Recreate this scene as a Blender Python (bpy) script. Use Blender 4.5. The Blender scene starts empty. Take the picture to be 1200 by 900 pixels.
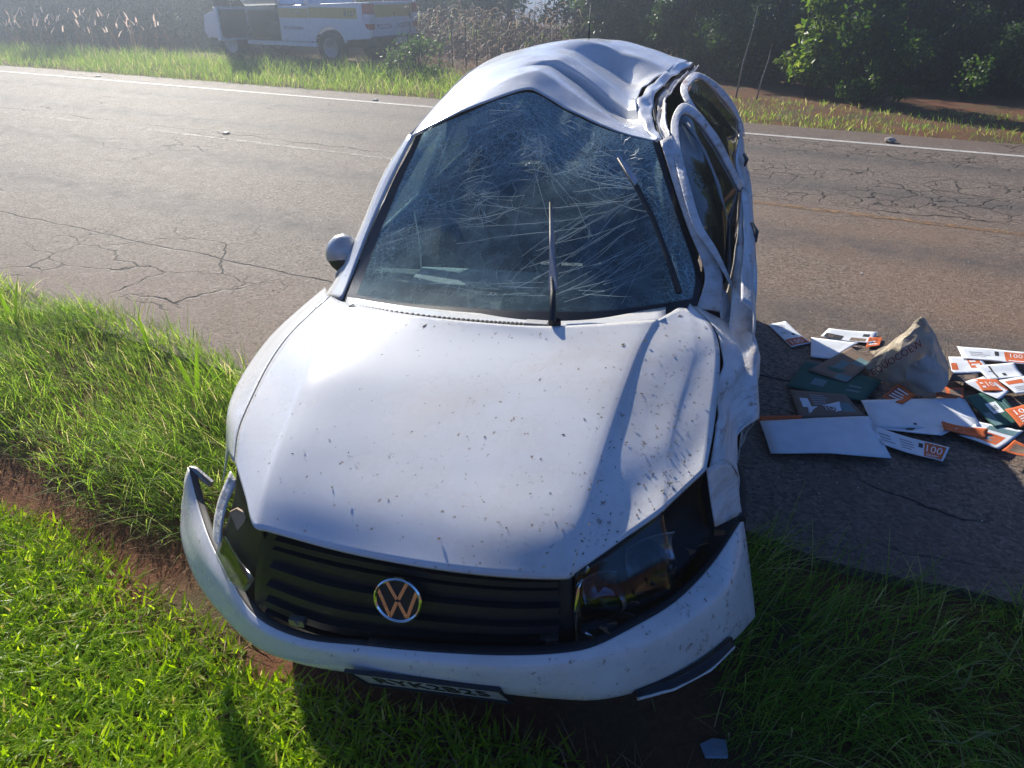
import bpy, bmesh, math, random
import numpy as np
from mathutils import Vector, Matrix

random.seed(7); rng = np.random.default_rng(7)
scene = bpy.context.scene
COL = scene.collection
R = math.radians

# ------------------------------------------------------------------ camera
FPX, CAMH, TH = 870.0, 1.85, math.atan(470 / 870)
cam = bpy.data.cameras.new('camera'); camo = bpy.data.objects.new('camera', cam); COL.objects.link(camo)
cam.sensor_width = 36; cam.lens = FPX / 1200 * 36; cam.clip_start = .05; cam.clip_end = 6000
camo.location = (0, 0, CAMH); camo.rotation_euler = (math.pi / 2 - TH, 0, 0)
scene.camera = camo

# ------------------------------------------------------------------ light
SUN_AZ, SUN_EL = R(-26), R(29)          # azimuth from +Y, negative = towards -X
world = bpy.data.worlds.new('World'); scene.world = world; world.use_nodes = True
wn = world.node_tree; wn.nodes.clear()
sky = wn.nodes.new('ShaderNodeTexSky'); sky.sky_type = 'NISHITA'; sky.sun_disc = False
sky.sun_elevation = SUN_EL; sky.sun_rotation = SUN_AZ; sky.air_density = 1.0; sky.dust_density = 0.0; sky.ozone_density = 10.0; sky.altitude = 5000
bg = wn.nodes.new('ShaderNodeBackground'); bg.inputs[1].default_value = .11
wo = wn.nodes.new('ShaderNodeOutputWorld')
wn.links.new(sky.outputs[0], bg.inputs[0]); wn.links.new(bg.outputs[0], wo.inputs[0])
SUND = Vector((math.sin(SUN_AZ) * math.cos(SUN_EL), math.cos(SUN_AZ) * math.cos(SUN_EL), math.sin(SUN_EL)))
sl = bpy.data.lights.new('sun', 'SUN'); sl.energy = 5.0; sl.angle = R(.53); sl.color = (1, .935, .815)
so = bpy.data.objects.new('sun', sl); COL.objects.link(so); so.location = SUND * 60
so.rotation_euler = SUND.to_track_quat('Z', 'Y').to_euler()
vs = scene.view_settings; vs.view_transform = 'Standard'; vs.look = 'None'; vs.exposure = .74; vs.gamma = 1
scene.render.engine = 'CYCLES'
scene.cycles.transparent_max_bounces = 12; scene.cycles.max_bounces = 8

# ------------------------------------------------------------------ pixel -> place
FW = Vector((0, math.cos(TH), -math.sin(TH))); UP = Vector((0, math.sin(TH), math.cos(TH))); CAM = Vector((0, 0, CAMH))
def ray(u, v): return Vector((1, 0, 0)) * ((u - 600) / FPX) + FW - UP * ((v - 450) / FPX)
def gz(u, v, z=0.0):                      # point where the sight line meets height z
    d = ray(u, v); return CAM + d * ((z - CAMH) / d.z)
CARM = Matrix.Translation((-.233, 1.302, -.107)) @ Matrix.Rotation(-.2393, 4, 'Z') @ Matrix.Rotation(.04, 4, 'X') @ Matrix.Rotation(-.035, 4, 'Y')
CARI = CARM.inverted(); CC = CARI @ CAM
def _c(u, v, ax, val):
    d = CARI.to_3x3() @ ray(u, v); return CC + d * ((val - CC[ax]) / d[ax])
def cz(u, v, z): return _c(u, v, 2, z)    # car frame (x across, y back, z up), at a height
def cy(u, v, y): return _c(u, v, 1, y)    # at a distance back from the bumper

# ------------------------------------------------------------------ material helpers
class N:
    def __init__(s, name):
        s.m = bpy.data.materials.new(name); s.m.use_nodes = True; s.t = s.m.node_tree; s.t.nodes.clear()
        s.out = s.t.nodes.new('ShaderNodeOutputMaterial')
    def n(s, ty, **k):
        o = s.t.nodes.new('ShaderNode' + ty)
        for a, b in k.items(): setattr(o, a, b)
        return o
    def l(s, a, b): s.t.links.new(a, b)
    def put(s, sock, v):
        if isinstance(v, bpy.types.NodeSocket): s.l(v, sock)
        elif v is not None:
            if sock.type == 'RGBA' and len(v) == 3: v = (*v, 1)
            sock.default_value = v
    def coord(s, kind='Object'): return s.n('TexCoord').outputs[kind]
    def mapping(s, vec, scale=(1, 1, 1), loc=(0, 0, 0), rot=(0, 0, 0)):
        m = s.n('Mapping'); s.l(vec, m.inputs[0]); m.inputs['Scale'].default_value = scale
        m.inputs['Location'].default_value = loc; m.inputs['Rotation'].default_value = rot; return m.outputs[0]
    def noise(s, vec, scale, detail=4, rough=.55, dist=0):
        o = s.n('TexNoise'); s.l(vec, o.inputs['Vector']); o.inputs['Scale'].default_value = scale
        o.inputs['Detail'].default_value = detail; o.inputs['Roughness'].default_value = rough
        o.inputs['Distortion'].default_value = dist; return o.outputs['Fac']
    def vor(s, vec, scale, feature='F1', out='Distance', rnd=1):
        o = s.n('TexVoronoi', feature=feature); s.l(vec, o.inputs['Vector']); o.inputs['Scale'].default_value = scale
        o.inputs['Randomness'].default_value = rnd; return o.outputs[out]
    def ramp(s, fac, stops, interp='LINEAR'):
        o = s.n('ValToRGB'); o.color_ramp.interpolation = interp; e = o.color_ramp.elements
        while len(e) < len(stops): e.new(.5)
        for i, (p, c) in enumerate(stops):
            e[i].position = p; e[i].color = (*c, 1) if len(c) == 3 else c
        s.l(fac, o.inputs[0]); return o.outputs[0]
    def step(s, fac, a, b):                # 0 below a, 1 above b (a may exceed b)
        o = s.n('MapRange'); s.put(o.inputs[1], a); o.inputs[2].default_value = b; o.clamp = True
        s.put(o.inputs[0], fac); return o.outputs[0]
    def mix(s, fac, a, b):
        o = s.n('Mix', data_type='RGBA'); s.put(o.inputs['Factor'], fac); s.put(o.inputs['A'] if False else o.inputs[6], a); s.put(o.inputs[7], b); return o.outputs[2]
    def math(s, op, a, b=0.0):
        o = s.n('Math', operation=op); s.put(o.inputs[0], a); s.put(o.inputs[1], b); return o.outputs[0]
    def xyz(s, vec):
        o = s.n('SeparateXYZ'); s.l(vec, o.inputs[0]); return o.outputs
    def bump(s, h, dist=.01, strength=1):
        o = s.n('Bump'); o.inputs['Distance'].default_value = dist; o.inputs['Strength'].default_value = strength
        s.l(h, o.inputs['Height']); return o.outputs[0]
    def pbr(s, col, rough=.5, metal=0, coat=0, spec=.5, nrm=None, trans=0, sheen=0):
        p = s.n('BsdfPrincipled'); s.put(p.inputs['Base Color'], col); s.put(p.inputs['Roughness'], rough); s.put(p.inputs['Metallic'], metal)
        p.inputs['Coat Weight'].default_value = coat; p.inputs['Coat Roughness'].default_value = .06; s.put(p.inputs['Specular IOR Level'], spec)
        p.inputs['Transmission Weight'].default_value = trans
        if nrm is not None: s.l(nrm, p.inputs['Normal'])
        return p.outputs[0]
    def shmix(s, fac, a, b):
        o = s.n('MixShader'); s.put(o.inputs[0], fac); s.l(a, o.inputs[1]); s.l(b, o.inputs[2]); return o.outputs[0]
    def done(s, sh): s.l(sh, s.out.inputs[0]); return s.m
def plain(name, col, rough=.5, metal=0, coat=0, spec=.5, var=.12, vscale=9, bump=0, bscale=60):
    k = N(name); c = k.coord()
    f = k.noise(c, vscale); col2 = tuple(x * (1 - var * 2) for x in col); col3 = tuple(min(1, x * (1 + var)) for x in col)
    base = k.ramp(f, [(.3, col2), (.7, col3)])
    nr = k.bump(k.noise(c, bscale), bump) if bump else None
    return k.done(k.pbr(base, rough, metal, coat, spec, nr))

# ------------------------------------------------------------------ mesh helpers
def link(name, me, mat=None, parent=None, smooth=False):
    if mat is not None and not me.materials: me.materials.append(mat)
    o = bpy.data.objects.new(name, me); COL.objects.link(o); o.parent = parent
    if smooth:
        me.polygons.foreach_set('use_smooth', [True] * len(me.polygons))
    return o
def tag(o, label=None, cat=None, group=None, kind=None):
    if label: o['label'] = label
    if cat: o['category'] = cat
    if group: o['group'] = group
    if kind: o['kind'] = kind
    return o
def empty(name, loc=(0, 0, 0), rz=0):
    o = bpy.data.objects.new(name, None); COL.objects.link(o); o.location = loc; o.rotation_euler = (0, 0, rz); o.empty_display_size = .2; return o
def copy_tree(o, parent=None):
    c = o.copy(); COL.objects.link(c); c.parent = parent
    for ch in o.children: copy_tree(ch, c)
    return c
def trimesh(name, V, T, attr=None):
    V = np.asarray(V, np.float32).reshape(-1, 3); T = np.asarray(T, np.int32).reshape(-1, 3)
    me = bpy.data.meshes.new(name); me.vertices.add(len(V)); me.vertices.foreach_set('co', V.ravel())
    me.loops.add(T.size); me.loops.foreach_set('vertex_index', T.ravel()); me.polygons.add(len(T))
    me.polygons.foreach_set('loop_start', np.arange(0, T.size, 3, dtype=np.int32)); me.polygons.foreach_set('loop_total', np.full(len(T), 3, np.int32))
    if attr is not None:
        a = me.attributes.new('rnd', 'FLOAT', 'POINT'); a.data.foreach_set('value', np.asarray(attr, np.float32))
    me.update(calc_edges=True); return me
class MB:
    def __init__(s): s.v = []; s.f = []
    def add(s, v, f):
        o = len(s.v); s.v += [tuple(p) for p in v]; s.f += [tuple(i + o for i in q) for q in f]; return s
    def box(s, x0, x1, y0, y1, z0, z1, M=None):
        v = [Vector((x, y, z)) for z in (z0, z1) for y in (y0, y1) for x in (x0, x1)]
        if M: v = [M @ p for p in v]
        return s.add(v, [(0, 2, 3, 1), (4, 5, 7, 6), (0, 1, 5, 4), (2, 6, 7, 3), (0, 4, 6, 2), (1, 3, 7, 5)])
    def tube(s, pts, r, n=8, cap=True):
        pts = [Vector(p) for p in pts]; rs = r if isinstance(r, (list, tuple)) else [r] * len(pts); rings = []
        for i, p in enumerate(pts):
            t = (pts[min(i + 1, len(pts) - 1)] - pts[max(i - 1, 0)]).normalized()
            a = t.cross(Vector((0, 0, 1)) if abs(t.z) < .9 else Vector((1, 0, 0))).normalized(); b = t.cross(a)
            rings.append([p + (a * math.cos(k * 2 * math.pi / n) + b * math.sin(k * 2 * math.pi / n)) * rs[i] for k in range(n)])
        v = [q for r_ in rings for q in r_]
        f = [(i * n + k, i * n + (k + 1) % n, (i + 1) * n + (k + 1) % n, (i + 1) * n + k) for i in range(len(pts) - 1) for k in range(n)]
        if cap: f += [tuple(range(n))[::-1], tuple(range((len(pts) - 1) * n, len(pts) * n))]
        return s.add(v, f)
    def lathe(s, prof, n=24, M=Matrix()):   # prof [(radius, axial)] around local X
        v = []
        for r_, a in prof:
            for k in range(n): v.append(M @ Vector((a, r_ * math.cos(k * 2 * math.pi / n), r_ * math.sin(k * 2 * math.pi / n))))
        f = [(i * n + k, i * n + (k + 1) % n, (i + 1) * n + (k + 1) % n, (i + 1) * n + k) for i in range(len(prof) - 1) for k in range(n)]
        return s.add(v, f)
    def prism(s, poly, d):                  # polygon (3D points) pushed along vector d
        d = Vector(d); n = len(poly); p = [Vector(q) for q in poly]
        return s.add(p + [q + d for q in p], [tuple(range(n))[::-1], tuple(range(n, 2 * n))] + [(i, (i + 1) % n, n + (i + 1) % n, n + i) for i in range(n)])
    def build(s, name, mat, parent=None, smooth=False, bevel=0):
        me = bpy.data.meshes.new(name); me.from_pydata([tuple(p) for p in s.v], [], s.f); me.update()
        bm = bmesh.new(); bm.from_mesh(me); bmesh.ops.recalc_face_normals(bm, faces=bm.faces); bm.to_mesh(me); bm.free()
        o = link(name, me, mat, parent, smooth)
        if bevel:
            b = o.modifiers.new('bevel', 'BEVEL'); b.width = bevel; b.segments = 2; b.limit_method = 'ANGLE'
        return o
def catmull(P, k, lin=0.0):                # P (n,3) -> refined, k steps per span; centripetal, so close pairs make creases
    P = np.asarray(P, float); n = len(P); out = []
    E = np.vstack([2 * P[0] - P[1], P, 2 * P[-1] - P[-2]])
    for i in range(n - 1):
        p0, p1, p2, p3 = E[i:i + 4]
        t0 = 0; t1 = t0 + max(1e-4, np.linalg.norm(p1 - p0) ** .5); t2 = t1 + max(1e-4, np.linalg.norm(p2 - p1) ** .5); t3 = t2 + max(1e-4, np.linalg.norm(p3 - p2) ** .5)
        for j in range(k):
            f = j / k; t = t1 + (t2 - t1) * f
            a1 = p0 * (t1 - t) / (t1 - t0) + p1 * (t - t0) / (t1 - t0); a2 = p1 * (t2 - t) / (t2 - t1) + p2 * (t - t1) / (t2 - t1); a3 = p2 * (t3 - t) / (t3 - t2) + p3 * (t - t2) / (t3 - t2)
            b1 = a1 * (t2 - t) / (t2 - t0) + a2 * (t - t0) / (t2 - t0); b2 = a2 * (t3 - t) / (t3 - t1) + a3 * (t - t1) / (t3 - t1)
            c_ = b1 * (t2 - t) / (t2 - t1) + b2 * (t - t1) / (t2 - t1); out.append(c_ * (1 - lin) + (p1 + (p2 - p1) * f) * lin)
    out.append(P[-1]); return np.array(out)
def surf(grid, ku=6, kv=6, lu=0.0, lv=0.0):   # rows x cols control grid -> dense grid
    G = np.array([[tuple(p) for p in r_] for r_ in grid], float)
    A = np.stack([catmull(G[i], ku, lu) for i in range(G.shape[0])])
    B = np.stack([catmull(A[:, j], kv, lv) for j in range(A.shape[1])], 1)
    return B
def gridmesh(name, D, closed=False):
    m, n = D.shape[:2]; V = D.reshape(-1, 3)
    F = [(i * n + j, i * n + j + 1, (i + 1) * n + j + 1, (i + 1) * n + j) for i in range(m - 1) for j in range(n - 1)]
    me = bpy.data.meshes.new(name); me.from_pydata(V.tolist(), [], F)
    uv = me.uv_layers.new(name='UVMap')
    idx = np.empty(len(me.loops), np.int32); me.loops.foreach_get('vertex_index', idx)
    U = np.stack([(idx % n) / (n - 1), (idx // n) / (m - 1)], 1).astype(np.float32); uv.data.foreach_set('uv', U.ravel())
    me.update(); return me
def panel(name, grid, mat, parent, ku=6, kv=6, thick=.004, disp=None, dense=None):
    D = surf(grid, ku, kv) if dense is None else dense
    if disp is not None: D = disp(D)
    o = link(name, gridmesh(name, D), mat, parent, smooth=True)
    if thick:
        s = o.modifiers.new('thickness', 'SOLIDIFY'); s.thickness = thick; s.offset = 0
    return o
def lettering(name, text, size, M, mat, parent, depth=.001, align='CENTER'):
    cu = bpy.data.curves.new(name, 'FONT'); cu.body = text; cu.size = size; cu.extrude = depth; cu.align_x = align; cu.align_y = 'CENTER'; cu.resolution_u = 2
    t = bpy.data.objects.new('tmp', cu); me = bpy.data.meshes.new_from_object(t); bpy.data.objects.remove(t); bpy.data.curves.remove(cu)
    me.transform(M); me.name = name; return link(name, me, mat, parent)
def smooth01(x): x = np.clip(x, 0, 1); return x * x * (3 - 2 * x)
def vnoise(x, y, seed=0):                   # cheap smooth value noise
    xi, yi = np.floor(x), np.floor(y); fx, fy = x - xi, y - yi
    def h(a, b): return np.modf(np.abs(np.sin(a * 127.1 + b * 311.7 + seed * 17.3) * 43758.5453))[0]
    sx, sy = fx * fx * (3 - 2 * fx), fy * fy * (3 - 2 * fy)
    return (h(xi, yi) * (1 - sx) + h(xi + 1, yi) * sx) * (1 - sy) + (h(xi, yi + 1) * (1 - sx) + h(xi + 1, yi + 1) * sx) * sy

#@@SETTING
# ------------------------------------------------------------------ setting: road frame
RD = np.array([.881, -.473]); RN = np.array([.473, .881])     # along the road / away from the camera
ROADROT = math.atan2(RD[1], RD[0])
def sn(s, n): return RD[0] * s + RN[0] * n, RD[1] * s + RN[1] * n
def tosn(x, y): return x * RD[0] + y * RD[1], x * RN[0] + y * RN[1]
N0, NSEAM, NC, NF, N1 = 2.5, 3.73, 7.35, 11.05, 11.95
def gheight(x, y):
    x = np.asarray(x, float); y = np.asarray(y, float); s, n = tosn(x, y)
    w = (vnoise(x * 1.3, y * 1.3) - .5) * .10
    z = -.16 - .04 * smooth01((n + w - 1.15) / .2) + .08 * smooth01((n + w - 1.45) / .3) + .08 * smooth01((n - 1.8) / .65)
    z = z + (vnoise(x * 3.1, y * 3.1, 2) - .5) * .03 * (n < 2.4)
    far = smooth01((n - N1) / .3)
    z = np.where(n > 2.5, -.04, z); z = z + far * (.05 + (vnoise(x * .8, y * .8, 3) - .5) * .06)
    return z - np.clip(n - 34, 0, 130) * .045

k = N('soil'); c = k.coord()
f1 = k.noise(c, 1.7, 6); f2 = k.noise(c, 38, 6, .7)
base = k.mix(f2, (.09, .036, .018), (.30, .14, .075)); base = k.mix(k.step(f1, .45, .62), base, (.13, .10, .05))
SOIL = k.done(k.pbr(base, .95, spec=.2, nrm=k.bump(f2, .03)))
# ground sheet
xs = np.concatenate([np.linspace(-800, -60, 14), np.linspace(-55, -8, 40), np.linspace(-7.8, 7.8, 160), np.linspace(8, 40, 30), np.linspace(45, 800, 14)])
ys = np.concatenate([np.linspace(-200, -4, 8), np.linspace(-3.5, 9, 150), np.linspace(9.3, 45, 90), np.linspace(50, 900, 30)])
X, Y = np.meshgrid(xs, ys); D = np.stack([X, Y, gheight(X, Y)], -1)
tag(link('ground', gridmesh('ground', D), SOIL, None, True), kind='structure')

# asphalt
k = N('asphalt'); c = k.coord(); cw = k.n('VectorMath', operation='ADD'); nz = k.n('TexNoise'); nz.inputs['Scale'].default_value = 1.6; nz.inputs['Detail'].default_value = 5
k.l(c, nz.inputs['Vector']); sc = k.n('VectorMath', operation='SCALE'); k.l(nz.outputs['Color'], sc.inputs[0]); sc.inputs['Scale'].default_value = .55
k.l(c, cw.inputs[0]); k.l(sc.outputs[0], cw.inputs[1]); cwv = cw.outputs[0]
x, y, z = k.xyz(c)
grain = k.vor(c, 95, 'F1'); gr2 = k.noise(c, 75, 4, .8); big = k.noise(c, .55, 5); med = k.noise(c, 5, 5)
stone = k.xyz(k.vor(c, 62, 'F1', 'Color'))[0]; edge_ = k.vor(c, 62, 'F1')
col = k.mix(k.step(med, .35, .7), (.185, .138, .104), (.262, .203, .157))
col = k.mix(k.step(gr2, .5, .78), col, (.34, .30, .265)); col = k.mix(k.step(gr2, .46, .25), col, (.04, .035, .032))
col = k.mix(k.step(stone, .0, .45), k.mix(1, col, (.075, .058, .048)), col); col = k.mix(k.math('MULTIPLY', k.step(stone, .72, 1), .55), col, (.44, .38, .32))
# red dust by the near shoulder and along the middle
dust = k.math('MULTIPLY', k.step(y, 4.3, 2.9), k.step(big, .28, .6))
col = k.mix(k.math('MULTIPLY', dust, .55), col, (.20, .125, .088))
dust2 = k.math('MULTIPLY', k.step(k.math('ABSOLUTE', k.math('SUBTRACT', y, 5.9)), 2.6, .6), k.step(big, .28, .6)); dust2 = k.math('MULTIPLY', dust2, k.step(x, -3.5, 0))
col = k.mix(k.math('MULTIPLY', dust2, .55), col, (.30, .175, .10))
dust3 = k.step(y, 11.1, 11.6); col = k.mix(k.math('MULTIPLY', dust3, .6), col, (.19, .13, .10))
# wheel tracks: darker polished bands
for yy in (4.7, 6.4, 8.3, 10.0):
    tr = k.step(k.math('ABSOLUTE', k.math('SUBTRACT', y, yy)), .45, .05); col = k.mix(k.math('MULTIPLY', tr, k.step(med, .2, .8)), col, (.085, .08, .078))
# cracks: three sizes, each only in patches
ce = k.vor(k.mapping(cwv, (1.0, 1.7, 1)), 1.1, 'DISTANCE_TO_EDGE'); c1 = k.math('MULTIPLY', k.step(ce, .012, .003), k.step(k.noise(c, .5, 3), .54, .60))
ce2 = k.vor(k.mapping(cwv, (1, 1, 1)), 3.6, 'DISTANCE_TO_EDGE')
band = k.math('MAXIMUM', k.step(k.math('ABSOLUTE', k.math('SUBTRACT', y, 8.5)), 1.0, .6), k.step(k.math('ABSOLUTE', k.math('SUBTRACT', y, 10.4)), .5, .3))
patch = k.math('MULTIPLY', k.math('MULTIPLY', k.step(k.noise(c, .9, 3), .40, .52), band), k.step(x, -7, -3))
near = k.math('MULTIPLY', k.step(k.math('ABSOLUTE', k.math('SUBTRACT', y, 3.55)), .4, .1), k.step(k.noise(c, 1.1, 3), .54, .62))
c2 = k.math('MULTIPLY', k.step(ce2, k.math('ADD', .004, k.math('MULTIPLY', k.noise(c, 5, 4, .7), .055)), .003), k.math('MAXIMUM', patch, k.math('MULTIPLY', near, .7)))
seam = k.math('ADD', k.math('SUBTRACT', y, NSEAM), k.math('MULTIPLY', k.math('SUBTRACT', k.noise(c, 2.2, 5), .5), .16)); c3 = k.step(k.math('ABSOLUTE', seam), .012, .004)
seam2 = k.math('ADD', k.math('SUBTRACT', y, NC + .25), k.math('MULTIPLY', k.math('SUBTRACT', k.noise(c, 1.6, 5), .5), .5)); c4 = k.math('MULTIPLY', k.step(k.math('ABSOLUTE', seam2), .018, .006), k.step(k.noise(c, 1, 2), .4, .55))
crk = k.math('MAXIMUM', k.math('MAXIMUM', c1, c2), k.math('MAXIMUM', c3, c4))
col = k.mix(k.math('MULTIPLY', crk, .9), col, (.012, .010, .009))
hgt = k.math('SUBTRACT', k.math('ADD', k.math('ADD', k.math('ADD', k.math('MULTIPLY', gr2, .5), k.math('MULTIPLY', stone, .45)), k.math('MULTIPLY', k.math('SUBTRACT', 1, grain), .2)), k.math('MULTIPLY', med, .25)), k.math('MULTIPLY', crk, 1.2))
ASPH = k.done(k.pbr(col, k.mix(med, (.58, .58, .58), (.8, .8, .8)), spec=.27, nrm=k.bump(hgt, .02)))
# road slab in its own frame (x along, y away)
rx = np.concatenate([np.linspace(-600, -30, 12), np.linspace(-28, 14, 280), np.linspace(16, 600, 12)])
edge0 = N0 - .05 + .11 * (vnoise(rx * 1.2, rx * 0) - .5) + .06 * (vnoise(rx * 4.5, rx * 0, 5) - .5)
edge1 = N1 + .10 * (vnoise(rx * 1.1, rx * 0 + 3) - .5)
rows = []
for t in (0, 0, .04, .15, .35, .65, .85, .96, 1, 1):
    rows.append(np.stack([rx, edge0 + (edge1 - edge0) * t, np.zeros_like(rx)], -1))
rows[0][:, 2] = -.09; rows[-1][:, 2] = -.09
road = link('road', gridmesh('road', np.array(rows)), ASPH, None, False); road.rotation_euler.z = ROADROT; tag(road, kind='structure')
def strip(name, y, w, x0, x1, mat, z=.004):
    me = MB().add([(x0, y - w / 2, z), (x1, y - w / 2, z), (x1, y + w / 2, z), (x0, y + w / 2, z)], [(0, 1, 2, 3)]).build(name, mat)
    me.rotation_euler.z = ROADROT; return tag(me, kind='structure')
def worn(name, col, lo, hi, xa=None):
    k = N(name); c = k.coord(); f = k.noise(c, 9, 6, .75); g = k.noise(c, 70, 3)
    msk = k.step(f, lo, hi)
    if xa: msk = k.math('MULTIPLY', msk, k.step(k.xyz(c)[0], *xa))
    return k.done(k.shmix(msk, k.n('BsdfTransparent').outputs[0], k.pbr(k.mix(g, tuple(v * .75 for v in col), col), .7)))
strip('edge_line', NF, .11, -300, 200, worn('line_white', (.62, .58, .53), .30, .42))
strip('centre_line', NC, .10, -3.5, 200, worn('line_orange', (.33, .19, .085), .40, .60))
strip('centre_line', NC - .05, .07, -300, -3.6, worn('line_faded', (.42, .39, .35), .42, .62))
#@@CAR
# ------------------------------------------------------------------ the crashed car
k = N('white_car_paint'); c = k.coord(); x, y, z = k.xyz(c)
big = k.noise(c, 3.2, 4)
reach = k.math('ADD', k.math('MULTIPLY', k.step(x, -.35, .75), .62), k.math('MULTIPLY', k.step(y, 1.1, .2), .30))
m1 = k.step(k.math('ADD', k.noise(k.mapping(c, (1, .8, 1)), 52, 5, .68), k.math('MULTIPLY', reach, .075)), .68, .70)
m2 = k.step(k.math('ADD', k.noise(c, 17, 7, .8), k.math('MULTIPLY', reach, .10)), .675, .74)
film = k.math('MULTIPLY', k.step(k.math('ADD', k.math('ADD', k.math('MULTIPLY', big, .7), k.math('MULTIPLY', k.noise(c, 22, 6, .75), .3)), k.math('MULTIPLY', reach, .25)), .56, .9), .6)
col = k.mix(film, (.71, .71, .70), (.42, .35, .27)); col = k.mix(k.math('MULTIPLY', m1, .8), col, (.23, .15, .09)); col = k.mix(k.math('MULTIPLY', m2, .75), col, (.20, .13, .085))
PAINT = k.done(k.pbr(col, k.mix(film, (.24, .24, .24), (.6, .6, .6)), coat=.35))
k = N('scraped_paint'); c = k.coord()
s1 = k.noise(k.mapping(c, (9, 1.2, 22)), 1.6, 6, .7); s2 = k.noise(k.mapping(c, (4, 2, 9)), 3.1, 5, .65); s3 = k.noise(c, 60, 3)
col = k.mix(k.step(s1, .45, .72), (.70, .69, .68), (.46, .38, .31)); col = k.mix(k.math('MULTIPLY', k.step(s2, .60, .68), .85), col, (.30, .17, .10)); col = k.mix(k.math('MULTIPLY', k.step(k.math('ADD', s1, k.math('MULTIPLY', s3, .2)), .78, .84), .9), col, (.05, .045, .04))
SCRAPE = k.done(k.pbr(col, k.mix(s1, (.28, .28, .28), (.65, .65, .65)), coat=.2, nrm=k.bump(s2, .012)))
BLACKP = plain('black_plastic', (.018, .018, .02), .5, bump=.001, bscale=300)
RUBBER = plain('rubber', (.015, .015, .016), .75)
DARKIN = plain('dark_trim', (.02, .021, .023), .8)
SEATM = plain('seat_fabric', (.035, .037, .04), .95, bump=.004, bscale=120)
CHROME = plain('chrome', (.75, .75, .74), .12, 1, var=.05)
STEEL = plain('bare_steel', (.35, .33, .31), .45, .9, bump=.002)
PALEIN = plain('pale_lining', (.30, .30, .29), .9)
k = N('side_glass'); lw = k.n('LayerWeight'); lw.inputs[0].default_value = .35
gl = k.n('BsdfGlossy'); gl.inputs['Roughness'].default_value = .03; tr = k.n('BsdfTransparent'); tr.inputs[0].default_value = (.10, .12, .125, 1)
SGLASS = k.done(k.shmix(k.math('ADD', k.math('MULTIPLY', lw.outputs['Fresnel'], .75), .02), tr.outputs[0], gl.outputs[0]))
k = N('lamp_glass'); lw = k.n('LayerWeight'); lw.inputs[0].default_value = .3
gl = k.n('BsdfGlossy'); gl.inputs['Roughness'].default_value = .04; tr = k.n('BsdfTransparent'); tr.inputs[0].default_value = (.62, .66, .70, 1)
LGLASS = k.done(k.shmix(k.math('ADD', k.math('MULTIPLY', lw.outputs['Fresnel'], .45), .02), tr.outputs[0], gl.outputs[0]))
# shattered windscreen
k = N('shattered_glass'); uv = k.coord('UV'); c = k.coord(); u, v, _ = k.xyz(uv)
warp = k.n('TexNoise'); warp.inputs['Scale'].default_value = 4; k.l(c, warp.inputs['Vector']); ws = k.n('VectorMath', operation='SCALE'); k.l(warp.outputs['Color'], ws.inputs[0]); ws.inputs['Scale'].default_value = .18
wa = k.n('VectorMath', operation='ADD'); k.l(c, wa.inputs[0]); k.l(ws.outputs[0], wa.inputs[1]); cw = wa.outputs[0]
e1 = k.vor(cw, 46, 'DISTANCE_TO_EDGE'); e2 = k.vor(k.mapping(cw, (1, .5, .5), rot=(0, .5, .3)), 15, 'DISTANCE_TO_EDGE'); e3 = k.vor(cw, 110, 'DISTANCE_TO_EDGE')
dl = k.step(u, .30, .02); dr = k.step(u, .78, .99); dt = k.step(v, .58, .97)
zone = k.math('ADD', k.math('MAXIMUM', k.math('MAXIMUM', k.math('MULTIPLY', dl, k.step(v, .15, .6)), dr), dt), k.math('MULTIPLY', k.math('SUBTRACT', k.noise(c, 5, 4), .5), .9))
z1 = k.step(zone, .12, .6); z2 = k.step(zone, .6, 1.05)
ln = k.math('MULTIPLY', k.step(e2, .035, .008), k.math('MULTIPLY', k.step(k.noise(c, 4, 2), .45, .65), .16))
ln = k.math('MAXIMUM', ln, k.math('MULTIPLY', k.step(e1, .055, .01), k.math('MULTIPLY', z1, .85)))
ln = k.math('MAXIMUM', ln, k.math('MULTIPLY', k.step(e3, .12, .02), k.math('MULTIPLY', z2, .9)))
ln = k.math('ADD', ln, k.math('MULTIPLY', z1, .14)); ln = k.math('ADD', ln, k.math('MULTIPLY', k.step(k.noise(c, 9, 7, .75), .2, .8), .50))  # last term: milky veil mixed into the whole pane, imitating lens glare
lw = k.n('LayerWeight'); lw.inputs[0].default_value = .25
bmp = k.bump(k.math('ADD', k.math('MULTIPLY', k.vor(cw, 46, 'F1', 'Color'), z1), k.math('MULTIPLY', k.noise(c, 6, 2), .6)), .001)
gl = k.n('BsdfGlossy'); gl.inputs['Roughness'].default_value = .18; gl.inputs[0].default_value = (.8, .95, 1, 1); k.l(bmp, gl.inputs['Normal'])
tr = k.n('BsdfTransparent'); tr.inputs[0].default_value = (.52, .76, .82, 1)
fr = k.shmix(k.math('ADD', k.math('MULTIPLY', lw.outputs['Fresnel'], .8), .02), tr.outputs[0], gl.outputs[0])
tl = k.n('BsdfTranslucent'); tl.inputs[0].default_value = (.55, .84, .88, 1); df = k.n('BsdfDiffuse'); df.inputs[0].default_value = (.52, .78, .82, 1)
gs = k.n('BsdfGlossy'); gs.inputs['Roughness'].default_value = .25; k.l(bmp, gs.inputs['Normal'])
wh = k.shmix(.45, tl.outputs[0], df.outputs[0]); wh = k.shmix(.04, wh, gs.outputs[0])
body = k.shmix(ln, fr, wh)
edge = k.math('MAXIMUM', k.step(u, .035, .028), k.math('MAXIMUM', k.step(u, .972, .979), k.step(v, .075, .06)))
WGLASS = k.done(k.shmix(edge, body, k.pbr((.012, .013, .016), .25)))
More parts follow.
